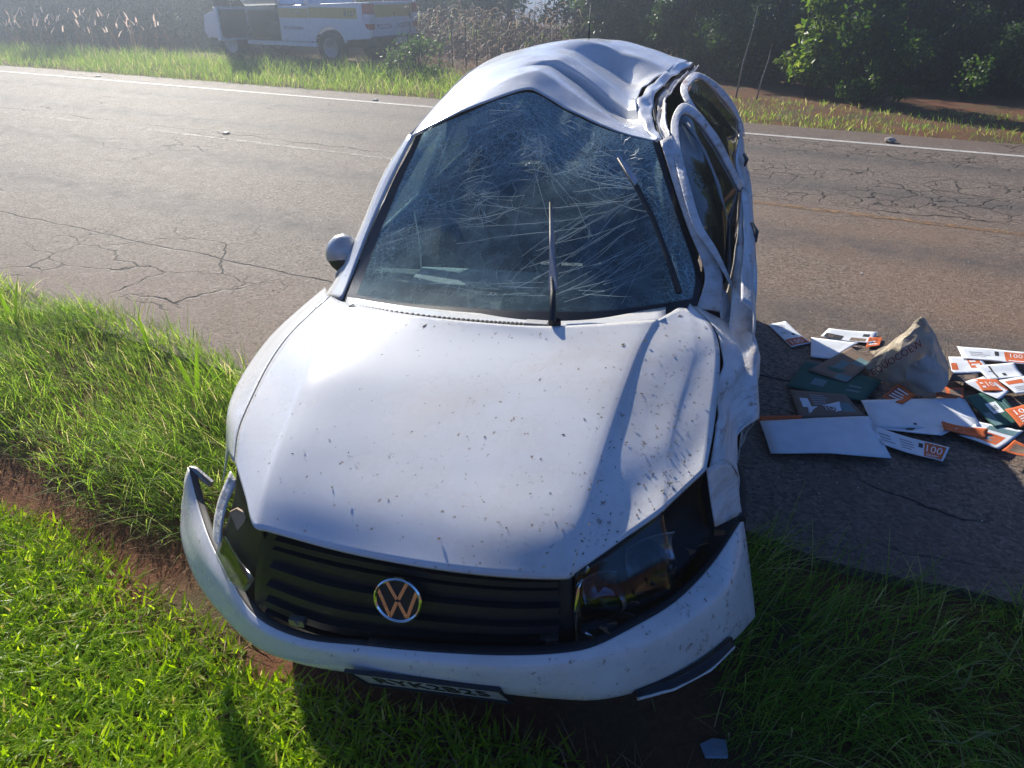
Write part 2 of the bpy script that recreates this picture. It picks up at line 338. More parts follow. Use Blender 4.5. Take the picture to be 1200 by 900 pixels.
k = N('crack_line'); tl = k.n('BsdfTranslucent'); tl.inputs[0].default_value = (.74, .88, .88, 1); df = k.n('BsdfDiffuse'); df.inputs[0].default_value = (.74, .88, .88, 1)
tp = k.n('BsdfTransparent'); CRACK = k.done(k.shmix(.72, tp.outputs[0], k.shmix(.5, tl.outputs[0], df.outputs[0])))

car = empty('crashed_car'); car.matrix_world = CARM
tag(car, 'white hatchback with crushed roof and shattered windscreen, nose on the grass verge', 'car')

# hood: columns of traced points, front row to rear row, with their heights
def column(pts, zs): return [cz(u, v, z) for (u, v), z in zip(pts, zs)]
ZC = [.745, .800, .848, .890, .928, .958, .978]
def lin(a, b, t): return [(p[0] + (q[0] - p[0]) * t, p[1] + (q[1] - p[1]) * t) for p, q in zip(a, b)]
H0 = [(276, 541), (281, 505), (296, 468), (316, 428), (338, 396), (362, 371), (388, 348)]
H1 = [(299, 618), (306, 575), (320, 530), (338, 480), (356, 435), (378, 390), (400, 354)]
H5 = [(664, 676), (680, 620), (697, 558), (715, 500), (732, 450), (748, 408), (765, 375)]
H6 = [(712, 645), (725, 585), (738, 530), (752, 480), (764, 440), (775, 405), (785, 369)]
H7 = [(775, 598), (777, 560), (783, 519), (793, 475), (805, 435), (812, 400), (797, 361)]
H8 = [(828, 548), (835, 510), (840, 470), (843, 435), (842, 405), (834, 383), (808, 356)]
H1b = [(p[0] + 9, p[1] + 2) for p in H1]; H5b = [(p[0] + 6, p[1] - (3 if i == 0 else 1)) for i, p in enumerate(H5)]
front = {.35: (400, 645), .62: (507, 665), .84: (600, 675)}; rear = {.35: (470, 368), .62: (555, 378), .84: (640, 383)}
cols = [column(H0, [.80, .835, .862, .890, .918, .940, .960]), column(lin(H0, H1, .55), [.787, .822, .856, .890, .923, .949, .966]), column(H1, [.77, .810, .850, .888, .924, .954, .970]), column(H1b, [.769, .815, .857, .896, .932, .960, .973])]
for t, a in front.items():
    b = rear[t]; tt = (t - .0) ; L = lin(H1, H5, {.35: .28, .62: .57, .84: .83}[t]); L[0] = a; L[-1] = b
    L[1] = (L[1][0], L[1][1] + (8 if t > .3 else 0))
    cols.append(column(L, [z + .006 for z in ZC]))
cols += [column(H5, ZC), column(H5b, [z - .006 for z in ZC]), column(lin(H5b, H7, .5), [.764, .799, .842, .880, .915, .945, .968]), column(H7, [.79, .812, .846, .877, .906, .934, .962]), column([(783, 590)] + [(p[0] + 7, p[1] + 1) for p in H7[1:]], [.790, .809, .841, .871, .900, .928, .960]), column(H8, [.81, .830, .858, .886, .912, .934, .958])]
hood_grid = list(map(list, zip(*cols)))
def hood_disp(D):
    x, y = D[..., 0], D[..., 1]
    D[..., 2] += .004 * (vnoise(x * 4, y * 4, 4) - .5) * smooth01((x + .2) / .6) - .012 * np.exp(-((x - .12) ** 2 / .03 + (y - .45) ** 2 / .05)) * 0
    return D
hood = panel('hood', hood_grid, PAINT, car, 5, 8, .006, hood_disp)
# folded front lip of the hood
lip = [[Vector(r_) for r_ in hood_grid[0]], [Vector(r_) + Vector((0, .012, -.018)) for r_ in hood_grid[0]]]
panel('hood_lip', lip, PAINT, hood, 5, 2, .003)

# left fender (picture left)
fl_top = [cz(*a, z - .004) for a, z in zip([(p[0] - 2, p[1]) for p in H0], [.80, .835, .862, .890, .918, .940, .960])]
sil = [cy(268, 528, .42), cy(266, 492, .52), cy(274, 462, .66), cy(296, 425, .85), cy(322, 393, 1.02), cy(352, 365, 1.15), cy(382, 340, 1.28)]
low = [Vector((-.77, .44, .60)), Vector((-.80, .55, .66)), Vector((-.825, .70, .69)), Vector((-.835, .86, .70)), Vector((-.83, 1.02, .68)), Vector((-.825, 1.15, .60)), Vector((-.82, 1.28, .45))]
panel('fender', [fl_top, [a.lerp(b, .55) + Vector((-.004, 0, .008)) for a, b in zip(fl_top, sil)], sil, low], PAINT, car, 6, 6, .004)
# right fender with dents
fr_top = [cz(p[0] + 3, p[1] + 1, z - .012) for p, z in zip(H8, [.81, .830, .858, .886, .912, .934, .95])]
fr_mid = [cy(850, 540, .55), cy(852, 512, .66), cy(858, 480, .78), cy(862, 450, .90), cy(866, 425, 1.0), cy(868, 405, 1.08), cy(866, 385, 1.2)]
fr_out = [cy(864, 560, .60), cy(861, 520, .72), cy(872, 499, .80), cy(886, 478, .88), cy(886, 445, .95), cy(886, 420, 1.03), cy(886, 396, 1.12)]
fr_low = [cy(867, 600, .60), cy(862, 556, .66), cy(861, 520, .735), cy(886, 495, .83), Vector((.83, .98, .66)), Vector((.83, 1.10, .55)), Vector((.82, 1.2, .40))]
fr_front = [cy(832, 575, .46), cy(838, 612, .45)]
def fender_disp(D):
    y, z = D[..., 1], D[..., 2]; x = D[..., 0]
    D[..., 0] += -.018 * np.exp(-((y - .82) ** 2 / .012 + (z - .80) ** 2 / .004)) + .016 * (vnoise(y * 14, z * 14, 6) - .5) * (x > .70)
    return D
frg = [fr_top, fr_mid, fr_out, fr_low]
panel('fender', frg, SCRAPE, car, 6, 6, .004, fender_disp)['label'] = 'dented and scraped fender over the front wheel arch'
panel('fender_tip', [[cz(828, 549, .806), cy(850, 540, .55), cy(864, 558, .60)], [cy(832, 580, .47), cy(849, 580, .54), cy(866, 580, .60)], [cy(838, 617, .45), cy(853, 610, .52), cy(868, 602, .60)]], SCRAPE, car, 5, 5, .004)

# grille
gt = [cz(*p, .742) + Vector((0, .03, -.004)) for p in [(302, 624), (400, 648), (507, 668), (600, 678), (668, 679)]]
gb = [cy(300, 712, .17), cy(380, 748, .13), cy(500, 762, .085), (cy(600, 767, .085)), cy(676, 762, .12)]
gm = [[a.lerp(b, t) + Vector((0, -.02 * math.sin(math.pi * t), 0)) for a, b in zip(gt, gb)] for t in (0, .15, .5, .85, 1)]
grille = panel('grille', gm, BLACKP, car, 10, 6, .006)
DG = surf(gm, 10, 20)
for t in (.10, .24, .38, .52, .66, .80):
    i = int(t * (DG.shape[0] - 1)); a = DG[i] + np.array([0, -.022, .006]); b = DG[i + 3] + np.array([0, -.022, -.004]); cback = DG[i + 4] + np.array([0, .004, -.004]); atop = DG[i - 1] + np.array([0, .004, .002])
    me = gridmesh('grille_bar', np.array([atop[2:-2], a[2:-2], b[2:-2], cback[2:-2]])); link('grille_bar', me, BLACKP, grille)
for (u_, v_) in [(347, 731), (643, 752)]:
    p = cy(u_, v_, .07); MB().box(p.x - .022, p.x + .022, p.y, p.y + .02, p.z - .010, p.z + .010).lathe([(.001, -.001), (.007, 0), (.007, .01)], 10, Matrix.Translation((p.x, p.y - .004, p.z)) @ Matrix.Rotation(math.pi / 2, 4, 'Z')).build('clip', STEEL, grille)
# badge
bp = cy(467, 702, .03); bM = Matrix.Translation(bp) @ Matrix.Rotation(R(4), 4, 'Z') @ Matrix.Rotation(R(90 - 14), 4, 'X')
badge = MB()
n = 48; ro, ri, dz = .060, .0525, .007
v = []; f = []
for i in range(n):
    a = i * 2 * math.pi / n
    for r_, zz in ((ro, 0), (ro, dz), ((ro + ri) / 2, dz * 1.35), (ri, dz), (ri, 0)): v.append(bM @ Vector((r_ * math.cos(a), r_ * math.sin(a), zz)))
for i in range(n):
    for q in range(4): f.append((i * 5 + q, ((i + 1) % n) * 5 + q, ((i + 1) % n) * 5 + q + 1, i * 5 + q + 1))
badge.add(v, f)
def bar(p, q, w=.0085):
    p, q = Vector((*p, 0)), Vector((*q, 0)); d = (q - p).normalized(); s_ = Vector((-d.y, d.x, 0)) * w / 2
    badge.prism([bM @ x for x in (p - s_, q - s_, q + s_, p + s_)], bM.to_3x3() @ Vector((0, 0, dz)))
for sx in (-1, 1):
    bar((sx * .0245, .0475), (sx * .002, .003)); bar((sx * .0475, .0265), (sx * .021, -.046)); bar((sx * .021, -.046), (sx * .002, -.004))
badge.build('badge', CHROME, car)
MB().lathe([(.0001, -.004), (.054, -.004), (.054, .004)], 32, bM @ Matrix.Rotation(math.pi / 2, 4, 'Y')).build('badge_plate', BLACKP, car)

# bumper: three traced rows
bt = [(221, 548, .60), (232, 590, .50), (246, 632, .36), (268, 675, .23), (300, 722, .12), (350, 747, .06), (430, 757, .02), (520, 765, 0), (600, 768, 0), (660, 765, .02), (692, 759, .04), (740, 736, .12), (790, 706, .22), (832, 664, .35), (870, 608, .52)]
bm_ = [(216, 575, .585), (217, 612, .49), (231, 652, .345), (258, 697, .215), (297, 738, .105), (350, 761, .045), (430, 774, .0), (520, 785, -.02), (600, 792, -.02), (655, 791, 0), (692, 787, .02), (748, 768, .09), (802, 735, .185), (850, 690, .31), (876, 650, .49)]
bb = [(214, 600, .57), (213, 628, .48), (228, 675, .34), (258, 717, .22), (300, 757, .12), (352, 777, .06), (430, 790, .02), (520, 801, .0), (600, 813, 0), (655, 818, .02), (700, 819, .04), (758, 806, .11), (812, 783, .2), (858, 750, .32), (884, 722, .45)]
bG = [[cy(*p) for p in bt]]
bG.append([cy(*p).lerp(cy(*q), .5) + Vector((0, -.006, .004)) for p, q in zip(bt, bm_)]); bG.append([cy(*p) for p in bm_]); bG.append([cy(*p) for p in bb])
bl = [cy(*p) + Vector((0, .07, -.045)) for p in bb]; bG.append(bl)
bumper = panel('front_bumper', bG, PAINT, car, 6, 6, .005)
bumper['label'] = 'white front bumper torn off its mounts at one corner'
# upper inner flange left open by the torn corner
panel('bumper_flange', [[cy(*p) for p in bt[:7]], [cy(*p) + Vector((.010, .02, -.002)) for p in bt[:7]]], plain('bumper_inside', (.07, .065, .06), .7), bumper, 6, 3, .003)
panel('bumper_flange', [[cy(*p) for p in bt[6:]], [cy(*p) + Vector((-.004, .028, .0)) for p in bt[6:]]], BLACKP, bumper, 6, 3, .003)
# torn bracket at the tip
tb = MB(); p0 = cy(221, 547, .60); p1 = cy(229, 549, .60); p2 = cy(248, 565, .57); p3 = cy(246, 571, .57); p4 = cy(226, 558, .60)
tb.prism([p0, p1, p2, p3, p4], (0, .012, -.004)); tb.build('bracket', STEEL, bumper)
for u_, v_ in [(222, 557), (221, 571), (220, 584)]:
    p = cy(u_, v_, .578 if v_ > 560 else .588); MB().lathe([(.0005, -.003), (.0055, -.003), (.0055, .004)], 10, Matrix.Translation(p) @ Matrix.Rotation(math.pi / 2, 4, 'Z')).build('bolt_hole', DARKIN, bumper)
# lower fog-lamp slit and its pale lip
s0 = [cy(742, 806, .085), cy(780, 790, .14), cy(820, 770, .205), cy(856, 741, .30)]; s1 = [cy(748, 811, .085), cy(790, 800, .14), cy(832, 778, .205), cy(860, 751, .30)]
panel('fog_slot', [[p + Vector((0, -.016, 0)) for p in s0], [a.lerp(b, .5) + Vector((0, -.004, 0)) for a, b in zip(s0, s1)], [p + Vector((0, -.016, 0)) for p in s1]], BLACKP, bumper, 6, 4, .003)
MB().tube([p + Vector((0, -.016, -.004)) for p in s1], .005, 6).build('fog_trim', PAINT, bumper, True)
# underside and slam panel behind the bumper
MB().box(-.40, .42, .24, .36, .36, .60).build('crash_beam', BLACKP, car, bevel=.02)
MB().box(-.56, .56, .50, 1.25, .20, .66).build('engine_bay_tray', DARKIN, car)
# plate, half tucked under
pa, pb = cy(409, 787, -.01), cy(585, 809, -.02); pc = (pa + pb) / 2; px_ = (pb - pa).normalized(); pn = Vector((.0, -.893, -.45)); pn = (pn - px_ * pn.dot(px_)).normalized(); py_ = pn.cross(px_)
pM = Matrix((( px_.x, py_.x, pn.x, pc.x), (px_.y, py_.y, pn.y, pc.y), (px_.z, py_.z, pn.z, pc.z), (0, 0, 0, 1))) @ Matrix.Translation((0, -.058, 0))
W = (pb - pa).length
plate = MB().box(-W / 2, W / 2, -.065, .065, -.004, .0, pM).build('number_plate', plain('plate_white', (.42, .42, .44), .5), car)
MB().box(-W / 2, W / 2, .037, .062, 0, .0012, pM).build('blue_band', plain('plate_blue', (.01, .04, .2), .4), plate)
for a in ((-W / 2 - .006, W / 2 + .006, .065, .073), (-W / 2 - .006, W / 2 + .006, -.073, -.065), (-W / 2 - .006, -W / 2, -.065, .065), (W / 2, W / 2 + .006, -.065, .065)):
    MB().box(*a, -.004, .006, pM).build('plate_frame', BLACKP, plate)
lettering('plate_text', 'RYK2B25', .082, pM @ Matrix.Translation((0, -.012, .001)), plain('plate_black', (.01, .01, .012), .4), plate)
lettering('plate_country', 'BRASIL', .018, pM @ Matrix.Translation((0, .049, .0018)), plain('plate_letters', (.7, .7, .72), .4), plate)

# headlights
LAMPIN = plain('lamp_black', (.010, .010, .012), .55, spec=.25)
def headlight(outline_front, depthv, name='headlight'):
    o = MB(); return o
hr_top = [cz(672, 674, .742), cz(715, 645, .762), cz(776, 600, .783), cz(829, 551, .80)]
hr_bot = [cy(678, 757, .115), cy(738, 733, .16), cy(792, 702, .25), cy(838, 645, .40)]
hr = panel('headlight', [[p + Vector((0, .05, -.03)) for p in hr_top], [a.lerp(b, .5) + Vector((-.03, .09, 0)) for a, b in zip(hr_top, hr_bot)], [p + Vector((-.01, .06, .0)) for p in hr_bot]], LAMPIN, car, 8, 8, .004)
hr['label'] = 'smashed headlight with its black housing showing'
panel('lens', [[p + Vector((0, .012, -.006)) for p in hr_top[:3]], [a.lerp(b, .5) + Vector((.005, -.012, 0)) for a, b in zip(hr_top[:3], hr_bot[:3])], [p for p in hr_bot[:3]]], LGLASS, hr, 8, 8, .002)
def reflector(u_, v_, y_, w, h, a, mat, nm='reflector'):
    p = cy(u_, v_, y_); M_ = Matrix.Translation(p) @ Matrix.Rotation(a, 4, 'Z') @ Matrix.Rotation(R(80), 4, 'X')
    m = MB(); rows = []
    for i in range(5):
        rows.append([M_ @ Vector(((j / 4 - .5) * w, (i / 4 - .5) * h, -.03 * (1 - ((j / 2 - 1) ** 2 + (i / 2 - 1) ** 2) / 2))) for j in range(5)])
    return panel(nm, rows, mat, hr, 3, 3, .002)
REFL = plain('reflector', (.7, .72, .75), .22, .8)
reflector(704, 690, .17, .085, .075, R(30), REFL); reflector(764, 650, .30, .14, .085, R(38), plain('smoked_lens', (.34, .37, .4), .2, .6)); reflector(702, 737, .13, .09, .028, R(20), REFL)
reflector(716, 682, .175, .03, .02, R(30), plain('amber', (.5, .16, .03), .2))
for (u_, v_, y_, r_) in ((762, 655, .30, .045), (716, 702, .17, .036)):
    MB().lathe([(.004, .045), (r_ * .55, .035), (r_ * .9, .012), (r_, -.004), (r_ * 1.08, -.004), (r_ * 1.08, .012)], 20, Matrix.Translation(cy(u_, v_, y_)) @ Matrix.Rotation(R(62), 4, 'Z')).build('lamp_bowl', plain('lamp_bowl_grey', (.16, .17, .18), .3, .6), hr, True)
MB().tube([cy(690, 665, .13), cy(677, 688, .11), cy(674, 715, .10), cy(676, 752, .10)], .006, 6).build('lamp_trim', CHROME, hr, True)
MB().tube([cy(686, 741, .09), cy(697, 748, .09)], .004, 6).build('lamp_trim', CHROME, hr, True)
# grime and torn plastic along the lower headlight edge
TORN = plain('torn_plastic', (.10, .055, .03), .9, bump=.01, bscale=40)
for i in range(16):
    t = i / 15; u_ = 700 + t * 165; v_ = 752 - t * 142 - 9 * math.sin(t * 3.1); y_ = .035 + t * .42
    p = cy(u_ + random.uniform(-3, 3), v_ + random.uniform(-3, 3), y_)
    pts = [p + Vector((random.uniform(-.018, .018), random.uniform(-.004, .004), random.uniform(-.010, .012))) for _ in range(4)]
    MB().prism(pts, (0, .004, .001)).build('torn_edge', TORN if i % 3 else LAMPIN, bumper)
# left headlight: empty hole with broken casing
hl_top = [cz(274, 543, .79), cz(280, 575, .775), cz(290, 603, .765), cz(303, 626, .742)]
hl_bot = [cy(250, 652, .34), cy(262, 682, .26), cy(284, 704, .19), cy(306, 722, .15)]
hl = panel('headlight', [[p + Vector((0, .02, -.01)) for p in hl_top], [a.lerp(b, .5) + Vector((.01, .04, 0)) for a, b in zip(hl_top, hl_bot)], [p + Vector((0, .03, -.01)) for p in hl_bot], [p + Vector((.0, .02, -.09)) for p in hl_bot]], LAMPIN, car, 8, 8, .004)
hl['label'] = 'empty headlight socket with broken casing'
panel('lens', [[cy(251, 655, .30), cy(258, 636, .31), cy(264, 628, .31)], [cy(266, 680, .22), cy(276, 664, .22), cy(280, 655, .23)], [cy(287, 694, .15), cy(294, 684, .15), cy(298, 678, .16)]], LGLASS, hl, 5, 5, .003)
panel('casing', [[cy(270, 552, .50), cy(255, 590, .44), cy(250, 625, .38), cy(252, 655, .33)], [cy(278, 565, .47), cy(266, 592, .42), cy(260, 622, .36), cy(258, 650, .31)]], SCRAPE, hl, 6, 4, .004)
tp_ = [cy(269, 600, .26), cy(277, 596, .25), cy(289, 603, .23), cy(286, 612, .22), cy(278, 622, .22), cy(274, 612, .24)]
MB().prism(tp_, (0, .006, 0)).build('broken_bracket', plain('tan_plastic', (.42, .27, .17), .7), hl)

# cowl vent
cw0 = [(404, 354), (450, 362), (510, 369), (565, 374), (618, 378)]
cowl = panel('cowl', [[cz(u_, v_ - 6, .972) + Vector((0, .02, -.01)) for u_, v_ in cw0 + [(700, 378), (780, 366)]], [cz(u_, v_ + 4, .968) for u_, v_ in cw0 + [(700, 382), (780, 372)]]], PAINT, car, 6, 3, .004)
CV = catmull([cz(u_, v_ + 1.5, .975) for u_, v_ in [(412, 357), (450, 363.5), (510, 371), (565, 376), (614, 379)]], 10)
L_ = np.linspace(0, len(CV) - 1, 40)
for i, t in enumerate(L_):
    p = Vector(CV[int(t)] * (1 - t % 1) + CV[min(int(t) + 1, len(CV) - 1)] * (t % 1)); w = .0042
    MB().box(-w, w, -.012, .012, -.002, .0025, Matrix.Translation(p) @ Matrix.Rotation(-.35, 4, 'Z')).build('vent_slot', DARKIN, cowl)
MB().box(-.035, .035, -.014, .014, -.004, .006, Matrix.Translation(cz(629, 379, .976))).build('cowl_cap', plain('grey_cap', (.42, .42, .42), .6), cowl)

# windscreen
wb = [(404, 352, 1.17), (460, 366, 1.05), (540, 374, .98), (625, 378, .96), (700, 378, 1.0), (765, 370, 1.10), (816, 358, 1.22)]
w1 = [(417, 318, 1.32), (480, 322, 1.22), (550, 325, 1.17), (625, 327, 1.15), (700, 327, 1.17), (768, 322, 1.25), (822, 322, 1.36)]
w2 = [(437, 266, 1.47), (500, 262, 1.41), (560, 262, 1.37), (625, 262, 1.36), (695, 262, 1.37), (760, 262, 1.44), (803, 266, 1.50)]
w3 = [(461, 212, 1.60), (520, 200, 1.59), (570, 196, 1.60), (627, 194, 1.62), (688, 206, 1.60), (745, 215, 1.60), (786, 215, 1.62)]
wt = [(487, 159, 1.72), (535, 137, 1.80), (580, 120, 1.90), (622, 109, 1.97), (668, 133, 1.90), (722, 156, 1.82), (772, 168, 1.75)]
WS = [[cy(*p) for p in r_] for r_ in (wb, w1, w2, w3, wt)]
def ws_disp(D):
    h = (vnoise(D[..., 0] * 9, D[..., 2] * 9, 8) - .5) * .03 * smooth01((D[..., 2] - 1.1) / .3); D[..., 1] += h; D[..., 2] -= h * .4; return D
WSD = ws_disp(surf(WS, 8, 12))
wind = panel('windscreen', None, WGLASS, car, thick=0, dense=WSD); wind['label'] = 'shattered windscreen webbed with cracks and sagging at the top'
def wsp(u_, v_):
    m, n = WSD.shape[:2]; a = min(max(v_, 0), .999) * (m - 1); b = min(max(u_, 0), .999) * (n - 1); i, j = int(a), int(b); fa, fb = a - i, b - j
    p = (WSD[i, j] * (1 - fb) + WSD[i, j + 1] * fb) * (1 - fa) + (WSD[i + 1, j] * (1 - fb) + WSD[i + 1, j + 1] * fb) * fa
    return Vector(p) + Vector((0, -.0025, .002))
def ribbons(lines, w):
    m = MB()
    for L in lines:
        P = [wsp(*q) for q in L]; v = []
        for i, p in enumerate(P):
            t = (P[min(i + 1, len(P) - 1)] - P[max(i - 1, 0)]).normalized(); s_ = t.cross(Vector((0, -.75, .6))).normalized() * w / 2 * random.uniform(.5, 1.3); v += [p - s_, p + s_]
        m.add(v, [(2 * i, 2 * i + 1, 2 * i + 3, 2 * i + 2) for i in range(len(P) - 1)])
    return m
def crackline(u0, v0, ang, ln, jit=.18):
    L = [(u0, v0)]; stp = .035
    for i in range(int(ln / stp)):
        ang += random.gauss(0, jit); u0 += math.cos(ang) * stp; v0 += math.sin(ang) * stp
        if not (.03 < u0 < .97 and .09 < v0 < .99): break
        L.append((u0, v0))
    return L
lines = []
for i in range(22): lines.append(crackline(random.uniform(.62, .97), random.uniform(.35, .85), R(180 + random.uniform(20, 60)), random.uniform(.12, .5), .07))
for i in range(26): lines.append(crackline(.50 + random.uniform(-.06, .06), random.uniform(.8, .97), R(random.uniform(190, 350)), random.uniform(.15, .5), .14))
for i in range(16): lines.append(crackline(random.uniform(.05, .2), random.uniform(.5, .9), R(random.uniform(-40, 40)), random.uniform(.15, .45), .12))
for i in range(14): lines.append(crackline(random.uniform(.3, .95), random.uniform(.14, .22), R(random.choice((0, 180)) + random.uniform(-12, 12)), random.uniform(.08, .25), .12))
for i in range(12): lines.append(crackline(random.uniform(.55, .7), random.uniform(.15, .35), R(random.uniform(25, 50)), random.uniform(.25, .5), .05))
lines += [crackline(.5, .25, R(35), .5, .1), crackline(.58, .12, R(38), .55, .08), crackline(.04, .38, R(38), .5, .08)]
for (uc, vc, rm, nr) in ((.50, .93, .26, 26), (.14, .80, .22, 24), (.86, .72, .24, 26), (.70, .84, .16, 18), (.32, .62, .14, 14), (.06, .52, .14, 14)):
    angs = sorted(random.uniform(0, 6.283) for _ in range(nr))
    for a in angs: lines.append(crackline(uc + .012 * math.cos(a), vc + .012 * math.sin(a), a, rm * random.uniform(.5, 1.25), .10))
    for q in range(1, 8):
        r_ = rm * q / 8 * random.uniform(.85, 1.1); a0 = random.uniform(0, 6.28); span = random.uniform(1.2, 4.5); n_ = max(4, int(span / .28))
        L = [(uc + r_ * math.cos(a0 + span * i / n_) * random.uniform(.92, 1.08), vc + r_ * math.sin(a0 + span * i / n_) * random.uniform(.92, 1.08)) for i in range(n_ + 1)]
        lines.append([p for p in L if .03 < p[0] < .97 and .09 < p[1] < .985])
lines = [l for l in lines if len(l) > 2]
tag(ribbons(lines, .0013).build('crack_lines', CRACK, wind), kind='stuff')

# pillars
WHT = PAINT
def stripgrid(a, b, mid=0): return [a, [p.lerp(q, .5) + Vector((0, -mid, mid)) for p, q in zip(a, b)], b]
pl_in = [cy(*p) for p in [(400, 352, 1.17), (414, 318, 1.32), (434, 266, 1.47), (458, 212, 1.60), (484, 159, 1.72)]]
pl_out = [cy(*p) for p in [(380, 350, 1.27), (400, 318, 1.40), (424, 266, 1.54), (450, 205, 1.68), (478, 160, 1.79)]]
panel('front_pillar', stripgrid(pl_in, pl_out, .006), WHT, car, 6, 4, .01)
pr_in = [cy(*p) for p in [(816, 362, 1.22), (826, 322, 1.36), (806, 266, 1.50), (789, 215, 1.62), (774, 166, 1.75)]]
pr_out = [cy(*p) for p in [(846, 366, 1.26), (845, 318, 1.38), (823, 264, 1.50), (803, 215, 1.62), (786, 160, 1.80)]]
panel('front_pillar', stripgrid(pr_in, pr_out, .004), SCRAPE, car, 6, 4, .01)
# roof
r0 = [(482, 160, 1.76), (540, 131, 1.82), (590, 113, 1.92), (624, 106, 1.98), (664, 128, 1.92), (706, 148, 1.85), (742, 160, 1.80), (770, 166, 1.76)]
r1 = [(492, 146, 1.90), (548, 115, 1.96), (598, 92, 2.06), (630, 84, 2.12), (668, 108, 2.06), (706, 134, 1.97), (738, 152, 1.90), (760, 158, 1.86)]
r2 = [(512, 123, 2.08), (565, 95, 2.16), (610, 80, 2.28), (645, 78, 2.36), (676, 100, 2.32), (710, 127, 2.22), (736, 143, 2.10), (750, 143, 2.02)]
r2b = [(522, 113, 2.16), (572, 88, 2.25), (616, 74, 2.36), (654, 72, 2.40), (683, 91, 2.34), (714, 115, 2.25), (736, 131, 2.16), (746, 131, 2.10)]
r3 = [(533, 101, 2.28), (582, 78, 2.38), (624, 66, 2.46), (664, 66, 2.50), (694, 84, 2.42), (717, 102, 2.35), (736, 118, 2.28), (745, 119, 2.22)]
r4 = [(550, 86, 2.48), (598, 67, 2.58), (640, 59, 2.66), (674, 61, 2.76), (704, 78, 2.82), (728, 92, 2.78), (744, 103, 2.62), (753, 104, 2.48)]
r5 = [(571, 72, 2.78), (618, 57, 2.86), (655, 51, 2.92), (682, 50, 2.96), (714, 58, 2.96), (748, 71, 2.90), (770, 79, 2.86), (782, 84, 2.84)]
r6 = [(592, 63, 3.05), (632, 53, 3.12), (666, 47.5, 3.18), (692, 46, 3.2), (726, 48, 3.22), (760, 57, 3.22), (788, 67, 3.2), (806, 72, 3.2)]
def deepen(r_, d): return [(u_, v_, y_ + d * max(0, min(1, (u_ - 600) / 60))) for u_, v_, y_ in r_]
RG = [[cy(*p) for p in r_] for r_ in (r0, deepen(r1, -.015), deepen(r2, .025), deepen(r2b, -.012), deepen(r3, .0), deepen(r4, .05), r5, r6)]
RG.append([p + Vector((0, .35, -.10)) for p in RG[-1]]); RG.append([p + Vector((0, .22, -.16)) for p in RG[-1]])
def roof_disp(D):
    x, y = D[..., 0], D[..., 1]; h = np.abs(vnoise(x * 5 + y * 3, y * 4 - x * 2, 11) - .5) * .035 + (vnoise(x * 17, y * 15, 12) - .5) * .003; D[..., 2] += h * smooth01((x + .35) / .4); return D
roof = panel('roof', None, PAINT, car, thick=.005, dense=roof_disp(surf(RG, 9, 9, .35, .92))); roof['label'] = 'crushed roof folded into creases'
ap = cy(690, 48, 3.18); MB().tube([ap, ap + Vector((0, .012, .05)), ap + Vector((0, .06, .17))], [.009, .004, .0015], 8).build('antenna', BLACKP, roof, True)
# headlining: the dark inside skin of the roof
panel('headlining', [[Vector(p) + Vector((0, .03, -.035)) for p in r_] for r_ in RG], DARKIN, roof, 4, 4, .003)
# left cant rail between pillar and roof edge
ll = [cy(*p) for p in [(478, 161, 1.80), (500, 136, 2.0), (521, 113, 2.2), (546, 88, 2.5), (574, 71, 2.8), (592, 63, 3.05)]]
panel('roof_rail', [ll, [p + Vector((-.035, .0, -.035)) for p in ll], [p + Vector((-.055, .01, -.085)) for p in ll]], WHT, car, 5, 4, .008)
# right roof rail: pale bent channel
ra = [cy(*p) for p in [(768, 167, 1.77), (757, 150, 1.92), (746, 124, 2.2), (759, 103, 2.48), (781, 86, 2.82), (806, 72, 3.18)]]
rb = [cy(*p) for p in [(776, 166, 1.77), (769, 148, 1.92), (765, 124, 2.2), (774, 105, 2.5), (792, 88, 2.84), (812, 74, 3.2)]]
rc = [cy(*p) for p in [(786, 162, 1.80), (781, 145, 1.96), (780, 122, 2.24), (788, 104, 2.52), (803, 88, 2.86), (818, 78, 3.2)]]
def crum(D): D[..., 2] += (vnoise(D[..., 1] * 13, D[..., 0] * 25, 14) - .5) * .03; D[..., 0] += (vnoise(D[..., 1] * 9, D[..., 0] * 15, 15) - .5) * .02; return D
panel('roof_rail', [ra, [p.lerp(q, .5) + Vector((-.012, 0, .012)) for p, q in zip(ra, rb)], rb], PAINT, car, 7, 5, .006, crum)
panel('door_seal', [[p + Vector((.004, 0, -.006)) for p in rb], [p.lerp(q, .25) + Vector((0, .01, -.02)) for p, q in zip(rb, rc)]], RUBBER, car, 6, 3, .004)
panel('roof_rail', [[p.lerp(q, .3) + Vector((0, .012, -.018)) for p, q in zip(rb, rc)], [p.lerp(q, .6) + Vector((0, .02, -.03)) for p, q in zip(rb, rc)], rc], SCRAPE, car, 7, 5, .006, crum)

# right side doors: frame strips round the glass, panel below
fF_in = [(855, 330, 1.35), (838, 292, 1.40), (822, 265, 1.45), (806, 212, 1.60), (796, 170, 1.80), (796, 140, 2.05), (803, 133, 2.12), (818, 144, 2.2), (838, 172, 2.25), (866, 224, 2.3)]
fF_out = [(858, 338, 1.34), (836, 300, 1.38), (814, 268, 1.44), (797, 214, 1.59), (788, 172, 1.78), (788, 138, 2.05), (801, 122, 2.2), (818, 132, 2.26), (841, 163, 2.30), (869, 216, 2.36)]
fR_in = [(866, 224, 2.42), (841, 163, 2.36), (815, 128, 2.32), (806, 110, 2.4), (812, 96, 2.6), (823, 93, 2.8), (847, 117, 3.05), (864, 141, 3.2), (866, 155, 3.2)]
fR_out = [(872, 224, 2.40), (838, 158, 2.34), (810, 130, 2.30), (798, 110, 2.4), (802, 95, 2.6), (818, 86, 2.84), (851, 110, 3.12), (869, 144, 3.28), (872, 160, 3.28)]
